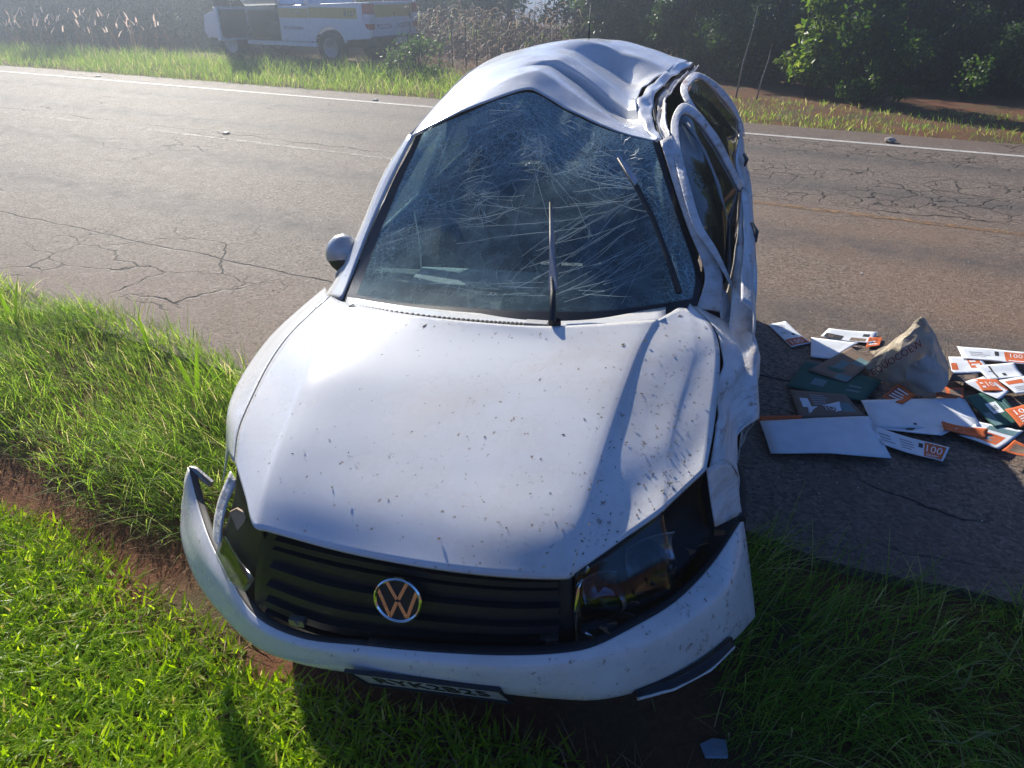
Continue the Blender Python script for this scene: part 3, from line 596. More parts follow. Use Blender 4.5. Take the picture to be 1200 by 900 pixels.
def frame(name, a, b, mat, par, lift=.003):
    A = [cy(*p) for p in a]; B = [cy(*p) for p in b]
    return panel(name, [A, [p.lerp(q, .5) + Vector((lift, -lift, lift * .5)) for p, q in zip(A, B)], B], mat, par, 5, 4, .012)
# lower door skins follow a curved section
def side_section(y_, xo):
    return [Vector((xo - .045, y_, 1.015)), Vector((xo - .006, y_, .985)), Vector((xo + .004, y_, .90)), Vector((xo - .004, y_, .72)), Vector((xo + .002, y_, .52)), Vector((xo - .02, y_, .32)), Vector((xo - .07, y_, .24))]
def side_panel(name, y0, y1, par, mat, ys=4, xs=(.825, .835), sgn=1, ztop=0):
    rows = []
    for i in range(ys):
        t = i / (ys - 1); q = side_section(y0 + (y1 - y0) * t, xs[0] + (xs[1] - xs[0]) * t)
        q = [Vector((p.x * sgn, p.y, p.z + (ztop if p.z > .95 else 0))) for p in q]; rows.append(q)
    def dd(D):
        h = ((vnoise(D[..., 1] * 2.3, D[..., 2] * 3, 21) - .5) * .028 + (vnoise(D[..., 1] * 9, D[..., 2] * 9, 22) - .5) * .007) * (1 if sgn > 0 else .2); D[..., 0] += h * sgn; return D
    return panel(name, rows, mat, par, 6, 6, .006, dd)
doorF = side_panel('door', 1.10, 2.33, car, SCRAPE, 6, (.806, .834)); doorF['label'] = 'scraped front door skin'
frame('window_frame', fF_in, fF_out, SCRAPE, doorF)
doorR = side_panel('door', 2.345, 3.22, car, SCRAPE, 5, (.832, .822))
frame('window_frame', fR_in, fR_out, SCRAPE, doorR)
def pane(pts, par, nm='window_glass'):
    P = [cy(*p) for p in pts]; c0 = sum(P, Vector()) / len(P); m = MB(); n = len(P); ring = [p.lerp(c0, .5) + Vector((.012, -.01, .008)) for p in P]
    m.add(P + ring + [c0 + Vector((.016, -.012, .01))], [(i, (i + 1) % n, n + (i + 1) % n, n + i) for i in range(n)] + [(n + i, n + (i + 1) % n, 2 * n) for i in range(n)])
    return m.build(nm, SGLASS, par, True)
pane(fF_in + [(861, 275, 1.85)], doorF); pane(fR_in + [(858, 192, 2.8)], doorR)
# broad pale tube standing in for a reflection strip in the front pane
MB().tube([cy(803, 145, 2.06), cy(822, 180, 1.98), cy(838, 220, 1.9), cy(848, 262, 1.8)], [.014, .02, .022, .02], 8).build('reflection_strip', PALEIN, doorF, True)
for par_, pts_, y0_, y1_, x0_, x1_ in ((doorF, [(852, 398, 1.12), (856, 366, 1.23), (858, 340, 1.34), (862, 300, 1.6), (866, 262, 1.92), (869, 222, 2.33)], 1.34, 2.33, .812, .834), (doorR, [(870, 220, 2.36), (862, 193, 2.62), (864, 172, 2.92), (868, 154, 3.2)], 2.36, 3.2, .832, .822)):
    up_ = [cy(*p) for p in pts_]; n_ = len(up_); ot_ = [Vector((x0_ + (x1_ - x0_) * i / (n_ - 1) - .006, p.y, .975 if p.y > 1.3 else .80 + (p.y - 1.1) * .8)) for i, p in enumerate(up_)]
    panel('belt_shoulder', [up_, [a.lerp(b, .5) + Vector((.004, 0, .008)) for a, b in zip(up_, ot_)], ot_], SCRAPE, par_, 6, 4, .006)
# spear of torn metal at the door's front corner, black gap behind it
MB().prism([cy(846, 338, 1.33), cy(852, 345, 1.33), cy(858, 372, 1.26), cy(853, 399, 1.14), cy(846, 385, 1.18), cy(843, 362, 1.26)], (.004, .012, -.004)).build('torn_corner', SCRAPE, doorF)
MB().box(.60, .73, 1.05, 1.36, .50, .885).build('door_gap', DARKIN, car)
MB().tube([cy(881, 262, 1.92), cy(886, 272, 1.86), cy(885, 283, 1.80)], [.008, .011, .007], 8).build('handle', BLACKP, doorF, True)
MB().tube([cy(872, 181, 2.80), cy(875, 187, 2.74), cy(873, 194, 2.66)], [.007, .010, .006], 8).build('handle', BLACKP, doorR, True)
MB().box(-.78, .78, 1.25, 3.3, .18, .24).build('floor_pan', DARKIN, car)
# rear quarter and tail
for sg in (1, -1):
    q = [[Vector((sg * x_, y_, z_)) for x_, z_ in sec] for y_, sec in ((3.225, [(.79, 1.05), (.82, .95), (.825, .75), (.82, .55), (.76, .30)]), (3.5, [(.76, 1.05), (.80, .95), (.81, .75), (.80, .55), (.74, .32)]), (3.78, [(.68, 1.02), (.73, .92), (.74, .72), (.73, .52), (.68, .36)]), (3.88, [(.40, 1.0), (.44, .92), (.45, .72), (.44, .52), (.42, .36)]))]
    panel('rear_quarter', q, SCRAPE if sg > 0 else PAINT, car, 6, 6, .006)
    P6 = [RG[-2][-1 if sg > 0 else 0], RG[-1][-1 if sg > 0 else 0]]
    panel('rear_pillar', [[P6[0] + Vector((sg * .02, -.3, -.05)), P6[0].lerp(Vector((sg * .77, 3.3, 1.05)), .5), Vector((sg * .79, 3.24, 1.04))], [P6[1], P6[1].lerp(Vector((sg * .7, 3.75, 1.02)), .5), Vector((sg * .69, 3.78, 1.0))]], SCRAPE if sg > 0 else PAINT, car, 5, 5, .006)
panel('tailgate', [[Vector((x_, 3.88 - .1 * x_ * x_, z_)) for x_ in (-.46, -.2, 0, .2, .46)] for z_ in (1.0, .8, .55, .35)], PAINT, car, 4, 4, .006)
bw = RG[-1]; panel('rear_window', [[bw[0], bw[2], bw[4], bw[5], bw[7]], [Vector((x_, 3.84 - .1 * x_ * x_, 1.0)) for x_ in (-.66, -.3, 0, .3, .66)]], SGLASS, car, 4, 4, .003)
# left side (far from view): doors with windows
dl1 = side_panel('door', 1.40, 2.33, car, PAINT, 4, (.785, .80), -1, -.07); dl2 = side_panel('door', 2.345, 3.22, car, PAINT, 4, (.80, .80), -1, -.05)
for par, pts in ((dl1, [(-.715, 1.46, .955), (-.53, 1.84, 1.32), (-.52, 2.25, 1.38), (-.74, 2.30, .965)]), (dl2, [(-.74, 2.36, .965), (-.52, 2.36, 1.38), (-.53, 2.95, 1.40), (-.74, 3.18, 1.0)])):
    P = [Vector(p) for p in pts]
    for i in (0, 1, 2, 3):
        MB().tube([P[i], P[(i + 1) % 4]], .022, 8).build('window_frame', PAINT if i != 3 else BLACKP, par, True)
k = N('clear_side_glass'); lw = k.n('LayerWeight'); lw.inputs[0].default_value = .25
gl = k.n('BsdfGlossy'); gl.inputs['Roughness'].default_value = .03; tr = k.n('BsdfTransparent'); tr.inputs[0].default_value = (.62, .72, .72, 1)
CGL = k.done(k.shmix(k.math('MULTIPLY', lw.outputs['Fresnel'], .7), tr.outputs[0], gl.outputs[0]))
for par, pts in ((dl1, [(-.715, 1.46, .955), (-.53, 1.84, 1.32), (-.52, 2.25, 1.38), (-.74, 2.30, .965)]), (dl2, [(-.74, 2.36, .965), (-.52, 2.36, 1.38), (-.53, 2.95, 1.40), (-.74, 3.18, 1.0)])):
    MB().add(pts, [(0, 1, 2, 3)]).build('window_glass', CGL, par)
# left door mirror
mc = Vector((-.790, 1.50, .95)); mm = []
for i in range(9):
    a = i / 8 * math.pi; row = []
    for j in range(14):
        b = j / 13 * 2 * math.pi; row.append(mc + Vector((math.sin(a) * math.cos(b) * .075, -math.cos(a) * .06 * (1 if math.cos(a) > 0 else .55), math.sin(a) * math.sin(b) * .085 * (1 + .15 * math.cos(b)))))
    mm.append(row)
mir = panel('door_mirror', None, BLACKP, car, thick=0, dense=np.array([[tuple(p) for p in r_] for r_ in mm]))
top = [[p + (p - mc) * .05 for p in r_[0:8]] for r_ in mm[0:8]]
panel('mirror_cap', None, plain('silver_cap', (.5, .5, .5), .3, .3), mir, thick=0, dense=np.array([[tuple(p) for p in r_] for r_ in top]))
MB().tube([mc + Vector((.05, .01, -.03)), mc + Vector((.14, .0, -.03))], .022, 8).build('mirror_arm', BLACKP, mir, True)
# wipers
p = [cz(649, 379, .985), cy(649, 345, 1.06), cy(647, 300, 1.20), cy(646, 240, 1.38)]
wip = MB().tube([q + Vector((0, -.02, .015)) for q in p], [.012, .010, .006, .004], 6).build('wiper', BLACKP, car, True)
MB().prism([cy(643, 341, 1.05), cy(654, 341, 1.05), cy(650, 285, 1.21), cy(647, 240, 1.36), cy(645, 285, 1.21)], (0, -.006, .006)).build('wiper_arm', plain('wiper_grey', (.30, .31, .33), .5), wip)
MB().lathe([(.0005, -.02), (.016, -.018), (.02, -.004), (.02, .01)], 12, Matrix.Translation(cz(650, 379, .985)) @ Matrix.Rotation(-math.pi / 2, 4, 'Y')).build('wiper_pivot', BLACKP, wip, True)
p = [cy(796, 345, 1.22), cy(783, 305, 1.33), cy(765, 258, 1.42), cy(748, 225, 1.50), cy(725, 190, 1.58)]
w2_ = MB().tube([q + Vector((0, -.03, .02)) for q in p], [.012, .011, .010, .010, .006], 6).build('wiper', BLACKP, car, True)
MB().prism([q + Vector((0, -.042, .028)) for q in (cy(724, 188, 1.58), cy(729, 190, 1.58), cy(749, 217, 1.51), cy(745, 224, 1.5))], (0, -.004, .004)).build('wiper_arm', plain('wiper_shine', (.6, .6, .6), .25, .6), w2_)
# interior
dash = [[Vector((x_, y_ + .10 * x_ * x_, z_ + .015 * math.cos(x_ * 3))) for x_ in (-.66, -.4, -.15, .1, .35, .66)] for y_, z_ in ((1.06, .885), (1.25, .915), (1.45, .905), (1.55, .84), (1.56, .60))]
da = panel('dashboard', dash, DARKIN, car, 6, 6, .01)
for i in range(22):
    p = Vector((-.38 + i * .018, 1.215, .942)); MB().box(p.x - .005, p.x + .005, p.y - .012, p.y + .012, p.z - .004, p.z).build('defrost_slot', RUBBER, da)
panel('dash_cover', [[Vector((x_, y_, .947 - .09 * max(0, abs(x_ + .2) - .12) * (y_ - 1.2))) for x_ in (-.42, -.3, -.2, -.1, .05)] for y_ in (1.25, 1.33, 1.42)], PALEIN, da, 4, 4, .004)
for x_ in (-.36, .36):
    s_ = empty('seat'); s_.parent = car
    b_ = [[Vector((x_ + dx * w, 2.02 + .30 * t + .05 * abs(dx) ** 2 * -1, .50 + .62 * t)) for dx in (-1, -.6, 0, .6, 1)] for t, w in ((0, .23), (.35, .24), (.75, .22), (1, .17))]
    panel('backrest', b_, SEATM, s_, 4, 4, .10)
    panel('cushion', [[Vector((x_ + dx * .24, y_, z_ - .02 * abs(dx))) for dx in (-1, -.6, 0, .6, 1)] for y_, z_ in ((1.55, .47), (1.75, .50), (2.05, .45))], SEATM, s_, 4, 4, .10)
    panel('headrest', [[Vector((x_ + dx * .12, 2.33 + .02 * t, 1.13 + .16 * t)) for dx in (-1, 0, 1)] for t in (0, .5, 1)], SEATM, s_, 4, 4, .08)
MB().box(-.62, .62, 2.75, 2.95, .45, 1.0).build('rear_seat', SEATM, car, bevel=.06)
st = MB(); cen = Vector((.36, 1.62, .93)); A_ = Matrix.Translation(cen) @ Matrix.Rotation(R(-62), 4, 'X')
st.tube([A_ @ Vector((.18 * math.cos(a * math.pi / 12), .18 * math.sin(a * math.pi / 12), 0)) for a in range(25)], .014, 8, False)
for a in (0, 2.6, 3.7): st.tube([A_ @ Vector((.03 * math.cos(a), .03 * math.sin(a), -.02)), A_ @ Vector((.17 * math.cos(a), .17 * math.sin(a), 0))], .016, 6)
st.build('steering_wheel', RUBBER, car, True)
im = cy(607, 137, 1.90); 
panel('inner_mirror', [[im + Vector((dx * .10, .02 + .015 * abs(dx), dz * .035 - .01)) for dx in (-1, -.9, -.4, .4, .9, 1)] for dz in (-1, -.7, .7, 1)], RUBBER, car, 4, 4, .03)
MB().tube([cy(650, 140, 1.93), cy(654, 195, 1.70), cy(659, 245, 1.50), cy(652, 325, 1.28)], [.020, .026, .028, .012], 8).build('dark_strip', RUBBER, car, True)  # dark upright tube close behind the windscreen, above the wiper
# wheels
for wx, wy in ((.735, .84), (-.735, .84), (.735, 3.30), (-.735, 3.30)):
    wp = CARM @ Vector((wx, wy, .29)); sx = 1 if wx > 0 else -1
    gzv = float(gheight(wp.x, wp.y)) if tosn(wp.x, wp.y)[1] < 2.45 else 0.0
    lp = CARI @ Vector((wp.x, wp.y, gzv + .285)); M_ = Matrix.Translation(lp) @ Matrix.Rotation(0 if sx > 0 else math.pi, 4, 'Z')
    wh = empty('wheel'); wh.parent = car
    MB().lathe([(.20, -.08), (.26, -.085), (.285, -.065), (.29, 0), (.285, .065), (.26, .085), (.20, .08)], 32, M_).build('tyre', RUBBER, wh, True)
    rim = MB().lathe([(.20, -.08), (.185, -.02), (.20, .08), (.192, .078), (.17, .05), (.06, .055), (.0005, .058)], 32, M_).build('rim', STEEL, wh, True)
# mud, clippings and seed husks lying on the hood
HD = hood_disp(surf(hood_grid, 5, 8)); hm, hn = HD.shape[:2]; V = []; T = []
for i in range(360):
    a = rng.beta(3.2, 1.3) if i % 4 else rng.random(); b = rng.beta(.9, 2.0) if i % 3 else rng.random()
    p = Vector(HD[int(b * (hm - 2)), int(a * (hn - 2))]) + Vector((rng.uniform(-.01, .01), rng.uniform(-.01, .01), .0035))
    L_, w_ = rng.uniform(.0015, .006) * (1 if i % 30 else 2.2), rng.uniform(.0008, .0028) * (1 if i % 30 else 2); an = rng.uniform(0, 6.3); d = Vector((math.cos(an), math.sin(an), .02 + .13 * math.sin(an))); s_ = Vector((-math.sin(an), math.cos(an), 0)); o = len(V)
    V += [p - d * L_, p + s_ * w_ + Vector((0, 0, .001)), p + d * L_, p - s_ * w_]; T += [(o, o + 1, o + 2), (o, o + 2, o + 3)]
k = N('debris'); at = k.n('Attribute'); at.attribute_name = 'rnd'
DEB = k.done(k.pbr(k.ramp(at.outputs['Fac'], [(.2, (.06, .035, .02)), (.6, (.13, .08, .045)), (.9, (.05, .09, .02))]), .9))
db = link('mud_specks', trimesh('mud_specks', V, T, np.repeat(rng.random(360), 4)), DEB, None); db.matrix_world = CARM
tag(db, 'mud specks and grass clippings scattered over the white hood', 'debris', kind='stuff')
# ------------------------------------------------------------------ leaflets and paper bag on the road
def paper(name, col): return plain(name, col, .85, var=.04, vscale=14, bump=.0008, bscale=90)
PW, PO, PG, PB, PK, PT, PD = paper('paper_white', (.74, .77, .80)), paper('paper_orange', (.62, .13, .03)), paper('paper_green', (.02, .10, .075)), paper('paper_brown', (.20, .14, .10)), paper('ink_black', (.03, .03, .035)), paper('paper_teal', (.12, .22, .24)), paper('paper_dark', (.07, .055, .05))
PGY = paper('ink_grey', (.35, .36, .38))
zl = [.006]
def leaflet(name, q, mat, label, prints=(), lift=0, curl=.009, group=None, fold=0):
    z0 = zl[0]; zl[0] += .0016; sd = rng.integers(0, 99)
    C_ = [gz(u, v, z0 + lift) for u, v in q]; c0 = sum(C_, Vector()) / 4; C_ = [p - c0 for p in C_]
    def at(a, b, dz=0):
        p = (C_[0] * (1 - a) + C_[1] * a) * (1 - b) + (C_[3] * (1 - a) + C_[2] * a) * b
        h = curl * (vnoise(np.float64(a * 2.2 + sd), np.float64(b * 2.2), 3) + 1.4 * abs(a - .5) ** 2) + (fold * (.5 - abs(a - .5)) * 2 if fold else 0)
        return Vector((p.x, p.y, float(h) + dz))
    n = 10
    me = gridmesh(name, np.array([[tuple(at(i / n, j / n)) for i in range(n + 1)] for j in range(n + 1)]))
    o = link(name, me, mat, None, True); o.location = (c0.x, c0.y, z0); tag(o, label, 'leaflet', group)
    s = o.modifiers.new('thickness', 'SOLIDIFY'); s.thickness = .0009; s.offset = 0
    for pr_ in prints:
        kind, u0, u1, v0, v1, m = pr_[:6]
        if kind == 'block':
            g = gridmesh('printed_block', np.array([[tuple(at(u0 + (u1 - u0) * i / 6, v0 + (v1 - v0) * j / 6, .0011)) for i in range(7)] for j in range(7)])); link('printed_block', g, m, o)
        elif kind == 'lines':
            mb = MB(); nl = pr_[6]
            for j in range(nl):
                vv = v0 + (v1 - v0) * (j + .2) / nl; hh = (v1 - v0) / nl * .42; ue = u1 - (u1 - u0) * random.uniform(0, .35)
                pts = [at(u0 + (ue - u0) * i / 5, vv, .0013) for i in range(6)] + [at(ue + (u0 - ue) * i / 5, vv + hh, .0013) for i in range(6)]
                mb.add(pts, [(i, i + 1, 10 - i, 11 - i) for i in range(5)])
            mb.build('printed_lines', m, o)
        else:
            t = lettering('lettering', pr_[6], 1, Matrix(), m, o, 0); co = np.array([v_.co[:] for v_ in t.data.vertices]); mn, mx = co.min(0), co.max(0)
            for v_ in t.data.vertices:
                a = (v_.co.x - mn[0]) / (mx[0] - mn[0]); b = (v_.co.y - mn[1]) / (mx[1] - mn[1]); v_.co = at(u0 + (u1 - u0) * a, v0 + (v1 - v0) * b, .0019)
    return o
def promo(end=.72): return [('block', end, .97, .06, .92, PO), ('text', end + .03, .94, .40, .80, PW, '100'), ('lines', end + .03, .94, .12, .30, PW, 2), ('lines', .06, .30, .25, .75, PGY, 3), ('lines', .36, .60, .2, .8, PGY, 4), ('block', .62, .68, .55, .8, PK)]
leaflet('flyer', [(927, 408), (950, 403), (920, 378), (900, 381)], PW, 'small white flyer with an orange end lying apart beside the car door', [('block', .05, .95, .04, .30, PO), ('text', .2, .8, .08, .24, PW, '100'), ('block', .62, .78, .42, .5, PK), ('lines', .15, .6, .5, .62, PGY, 2), ('lines', .2, .7, .76, .9, PGY, 2)])
leaflet('flyer', [(961, 396), (1022, 404), (1028, 391), (971, 386)], PW, 'white flyer with a dark photo corner at the shadow edge', [('block', .05, .4, .05, .45, PK), ('block', .12, .3, .12, .34, PB), ('block', .55, .85, .1, .4, PB), ('block', .75, .88, .55, .75, PK)])
leaflet('flyer', [(1014, 408), (1030, 407), (1034, 396), (1018, 397)], PO, 'small orange card half tucked beneath the kraft bag', [('lines', .15, .8, .2, .7, PW, 2)])
leaflet('envelope', [(950, 419), (973, 421), (1006, 403), (950, 397)], PW, 'plain white envelope beside the brown card')
leaflet('card', [(921, 453), (1012, 473), (1034, 446), (944, 424)], PG, 'dark green card under the brown cards', [('lines', .7, .9, .25, .6, PT, 2), ('block', .25, .42, .25, .5, PT)])
leaflet('card', [(946, 436), (992, 450), (1026, 424), (997, 408)], PB, 'brown card with a pale blue label panel', [('block', .28, .52, .30, .62, PT), ('block', .55, .9, .62, .88, PT), ('block', .62, .98, .04, .22, PT)])
leaflet('card', [(936, 491), (1014, 490), (990, 464), (925, 457)], PB, 'brown card covered in lettering above the folded white sheet', [('lines', .32, .62, .45, .9, PGY, 5), ('block', .72, .93, .2, .6, PT), ('block', .12, .26, .35, .7, PW), ('text', .45, .68, .25, .45, PW, 'TOP')])
leaflet('flyer', [(948, 487), (986, 483), (983, 473), (946, 479)], PW, 'narrow white slip with grey lettering on the brown card', [('lines', .3, .85, .2, .7, PGY, 2)])
leaflet('card', [(889, 497), (940, 496), (939, 489), (889, 489)], PO, 'orange strip showing behind the folded white sheet')
leaflet('sheet', [(903, 532), (1044, 539), (1020, 490), (890, 495)], PW, 'large white sheet creased down its middle, next to the front wheel', fold=.012)
leaflet('flyer', [(1033, 522), (1104, 543), (1112, 527), (1020, 500)], PW, 'long white flyer with an orange block marked 100, below the large sheet', promo(.70))
leaflet('sheet', [(1020, 502), (1103, 512), (1122, 504), (1025, 494)], PW, 'white sheet edge sticking out below the large plain sheet', [('block', .45, .55, .3, .6, PB)])
leaflet('flyer', [(1123, 511), (1170, 528), (1199, 507), (1146, 495)], PW, 'white flyer with a framed orange panel, overlapped by an orange slip', [('block', .35, .85, .12, .55, PO), ('block', .42, .78, .2, .47, PT), ('block', .12, .26, .15, .4, PT), ('block', .3, .95, .68, .9, PT)])
leaflet('sheet', [(1025, 502), (1151, 502), (1129, 467), (1008, 471)], PW, 'large plain white sheet in front of the kraft bag', [('block', .38, .41, .10, .16, PK)])
leaflet('slip', [(1104, 508), (1154, 515), (1157, 507), (1103, 495)], PO, 'curled orange slip lying on the large plain sheet', curl=.02)
leaflet('card', [(1033, 466), (1057, 476), (1073, 464), (1053, 451)], PO, 'orange card with white lettering at the foot of the kraft bag', [('block', .05, .6, .1, .85, paper('paper_rust', (.28, .07, .03))), ('lines', .15, .85, .2, .85, PW, 4)])
leaflet('card', [(1097, 466), (1130, 468), (1128, 457), (1096, 452)], PO, 'rust orange card against the side of the kraft bag', [('block', .1, .35, .2, .8, PB), ('block', .5, .9, .2, .8, PB)])
leaflet('card', [(1130, 467), (1166, 502), (1202, 496), (1168, 458)], PG, 'dark green card with a white tag shape', [('block', .30, .62, .35, .68, PW), ('text', .38, .55, .42, .6, PG, 'TEL'), ('lines', .3, .8, .76, .92, PT, 2), ('block', .55, .95, .05, .28, PT)])
leaflet('flyer', [(1112, 447), (1150, 452), (1146, 440), (1118, 436)], PD, 'dark photo flyer beside the kraft bag', [('block', .45, .85, .3, .8, PB)])
leaflet('flyer', [(1115, 440), (1163, 437), (1146, 417), (1111, 419)], PW, 'sunlit white flyer with an orange corner next to the bag', [('block', .02, .2, .2, .6, PO), ('block', .55, .9, .3, .9, PO), ('lines', .6, .85, .4, .8, PW, 2)])
leaflet('flyer', [(1128, 421), (1206, 428), (1204, 414), (1121, 407)], PW, 'long sunlit white flyer with an orange block at its far end', [('block', .66, .98, .08, .85, PO), ('text', .74, .92, .45, .75, PW, '100'), ('lines', .7, .95, .12, .3, PW, 1), ('block', .52, .58, .5, .8, PK), ('lines', .15, .45, .3, .7, PGY, 3)])
leaflet('flyer', [(1158, 446), (1200, 443), (1187, 427), (1143, 430)], PW, 'sunlit white flyer folded across a dark line', [('block', .28, .33, .1, .9, PK), ('block', .5, .6, .2, .4, PK)])
leaflet('flyer', [(1170, 470), (1182, 460), (1152, 442), (1128, 450)], PW, 'white flyer under the orange card in full sun')
leaflet('card', [(1151, 460), (1183, 459), (1168, 446), (1140, 445)], PO, 'orange card marked 100 lying in full sun', [('text', .35, .85, .35, .75, PW, '100'), ('lines', .12, .28, .2, .8, PW, 2)])
leaflet('flyer', [(1190, 463), (1216, 460), (1212, 440), (1170, 447)], PW, 'white flyer with an orange arrow at the right of the orange card', [('block', .1, .6, .6, .85, PO), ('lines', .2, .9, .15, .45, PGY, 3)])
leaflet('flyer', [(1196, 502), (1220, 490), (1212, 471), (1177, 481)], PO, 'orange flyer with white lettering in the sun by the green card', [('text', .2, .75, .55, .85, PW, '100'), ('lines', .2, .8, .15, .5, PW, 3)])
leaflet('flyer', [(1173, 530), (1203, 537), (1208, 526), (1188, 518)], PO, 'rust orange flyer in the shade at the edge of the heap', [('block', .2, .8, .2, .8, PB)])
# kraft bag: crumpled closed shell
k = N('kraft'); c = k.coord(); f = k.noise(c, 9, 5); f2 = k.vor(c, 16, 'F1')
kc = k.ramp(f, [(.3, (.58, .49, .36)), (.7, (.72, .63, .49))])
sh = k.pbr(kc, .8, nrm=k.bump(k.math('ADD', f2, f), .02)); tl = k.n('BsdfTranslucent'); k.l(kc, tl.inputs[0]); KRAFT = k.done(k.shmix(.25, sh, tl.outputs[0]))
bg0 = gz(1068, 462)
fwd = Vector((bg0.x, bg0.y, 0)).normalized()
def onv(u, v, d):   # point on the sight line, d metres behind the bag's front foot
    r_ = ray(u, v); pl = bg0 + fwd * d; t = (pl - CAM).dot(fwd) / r_.dot(fwd); return CAM + r_ * t
fr_ = [onv(1009, 432, .16), onv(1040, 448, .05), onv(1094, 466, .0), onv(1112, 447, .08)]
md_ = [onv(1020, 420, .17), onv(1050, 420, .06), onv(1092, 432, .02), onv(1113, 430, .10)]
up_ = [onv(1044, 402, .18), onv(1062, 398, .10), onv(1090, 402, .08), onv(1103, 408, .14)]
tp__ = [onv(1068, 382, .16), onv(1076, 380, .13), onv(1088, 386, .12), onv(1093, 388, .15)]
ap_ = [onv(1080, 371, .15), onv(1081, 370, .145), onv(1083, 371, .145), onv(1085, 373, .15)]
tb_ = [onv(1072, 384, .20), onv(1080, 384, .21), onv(1087, 390, .21), onv(1092, 392, .18)]
bk_ = [Vector((p.x, p.y, max(.05, p.z * .55))) + fwd * .16 for p in up_]
bb_ = [Vector((p.x, p.y, .012)) + fwd * .22 for p in fr_]
def crumple(D):
    m, n = D.shape[:2]; a = vnoise(D[..., 0] * 22, D[..., 2] * 24, 31) - .5; b = vnoise(D[..., 0] * 11 + 4, D[..., 1] * 13, 32) - .5
    D[..., 1] += a * .045; D[..., 0] += b * .03; D[..., 2] = np.maximum(.008, D[..., 2] + a * .012); return D
bag = panel('paper_bag', [fr_, md_, up_, tp__, ap_, tb_, bk_, bb_], KRAFT, None, 3, 3, .0015, crumple); bag.data.polygons.foreach_set('use_smooth', [False] * len(bag.data.polygons))
bag.data.transform(Matrix.Translation(-bg0)); bag.location = bg0
tag(bag, 'crumpled kraft paper bag with red lettering among the leaflets', 'paper bag')
a_, b_ = onv(1030, 433, .045) - bg0, onv(1076, 405, .045) - bg0; ex = (b_ - a_).normalized(); nn = Vector((-fwd.x, -fwd.y, .55)); nn = (nn - ex * nn.dot(ex)).normalized(); ey = nn.cross(ex); mc_ = (a_ + b_) / 2 + nn * .03
lettering('bag_lettering', 'EQUOCOEW', (b_ - a_).length / 4.6, Matrix(((ex.x, ey.x, nn.x, mc_.x), (ex.y, ey.y, nn.y, mc_.y), (ex.z, ey.z, nn.z, mc_.z), (0, 0, 0, 1))), plain('bag_red', (.33, .04, .03), .8), bag, .0005)
for (a, b, c_, d_) in [((1062, 432), (1092, 428), (1098, 452), (1072, 448))]:
    P = [onv(u, v, dd) - bg0 + nn * .022 for (u, v), dd in zip((a, b, c_, d_), (.05, .03, .02, .03))]
    pass
# thick white liner spilling at the bag's mouth
ln_ = [[onv(1066, 425, .03), onv(1085, 415, .03), onv(1110, 432, .085)], [onv(1062, 440, .02), onv(1090, 440, -.01), onv(1112, 442, .06)], [onv(1076, 452, .0), onv(1094, 458, -.015), onv(1110, 449, .05)]]
lin_ = panel('bag_liner', [[p - bg0 for p in r_] for r_ in ln_], paper('liner', (.46, .42, .37)), bag, 6, 6, .001, lambda D: crumple(D + np.array([0, -.006, -.004])))
lin_.data.polygons.foreach_set('use_smooth', [False] * len(lin_.data.polygons))
# cat's-eye studs by the painted lines, loose stones
STUD = plain('stud', (.22, .20, .18), .5)
for (u_, v_, lb) in ((115, 90, 'small road stud on the white edge line past the pickup'), (265, 157, 'small road stud on the faded centre line'), (440, 118, 'small road stud on the white edge line behind the crashed car')):
    p = gz(u_, v_); a = MB().box(-.05, .05, -.04, .04, 0, .012).box(-.035, .035, -.028, .028, .012, .022)
    o = a.build('road_stud', STUD, None, bevel=.006); o.location = (p.x, p.y, .004); o.rotation_euler.z = ROADROT; tag(o, lb, 'road stud')
p = gz(1043, 167); st_ = bmesh.new(); bmesh.ops.create_icosphere(st_, subdivisions=2, radius=.07)
for v_ in st_.verts: v_.co *= 1 + .4 * (random.random() - .5); v_.co.z *= .55
me = bpy.data.meshes.new('stone'); st_.to_mesh(me); st_.free(); o = link('stone', me, plain('pale_stone', (.42, .36, .30), .9)); o.location = (p.x, p.y, .03); tag(o, 'pale stone lying on the white edge line', 'stone')
# grit and glass crumbs on the asphalt
V = []; T = []
for i in range(1500):
    s_ = rng.uniform(-8, 4); n_ = 2.5 + abs(rng.normal(0, 2.2)); x_, y_ = sn(s_, n_); o = len(V); r_ = rng.uniform(.002, .006) * (1 if i % 25 else 2)
    q = [Vector((x_ + r_ * math.cos(a + rng.uniform(-.4, .4)), y_ + r_ * math.sin(a), .002)) for a in (0, 2.1, 4.2)]; V += q + [Vector((x_, y_, r_ * .8 + .002))]; T += [(o, o + 1, o + 3), (o + 1, o + 2, o + 3), (o + 2, o, o + 3)]
k = N('grit'); at = k.n('Attribute'); at.attribute_name = 'rnd'
o = link('road_grit', trimesh('road_grit', V, T, np.repeat(rng.random(1500), 4)), k.done(k.pbr(k.ramp(at.outputs['Fac'], [(.0, (.10, .07, .055)), (.5, (.25, .20, .16)), (.9, (.6, .58, .55))]), .6))); tag(o, 'grit and glass crumbs strewn over the asphalt', 'grit', kind='stuff')
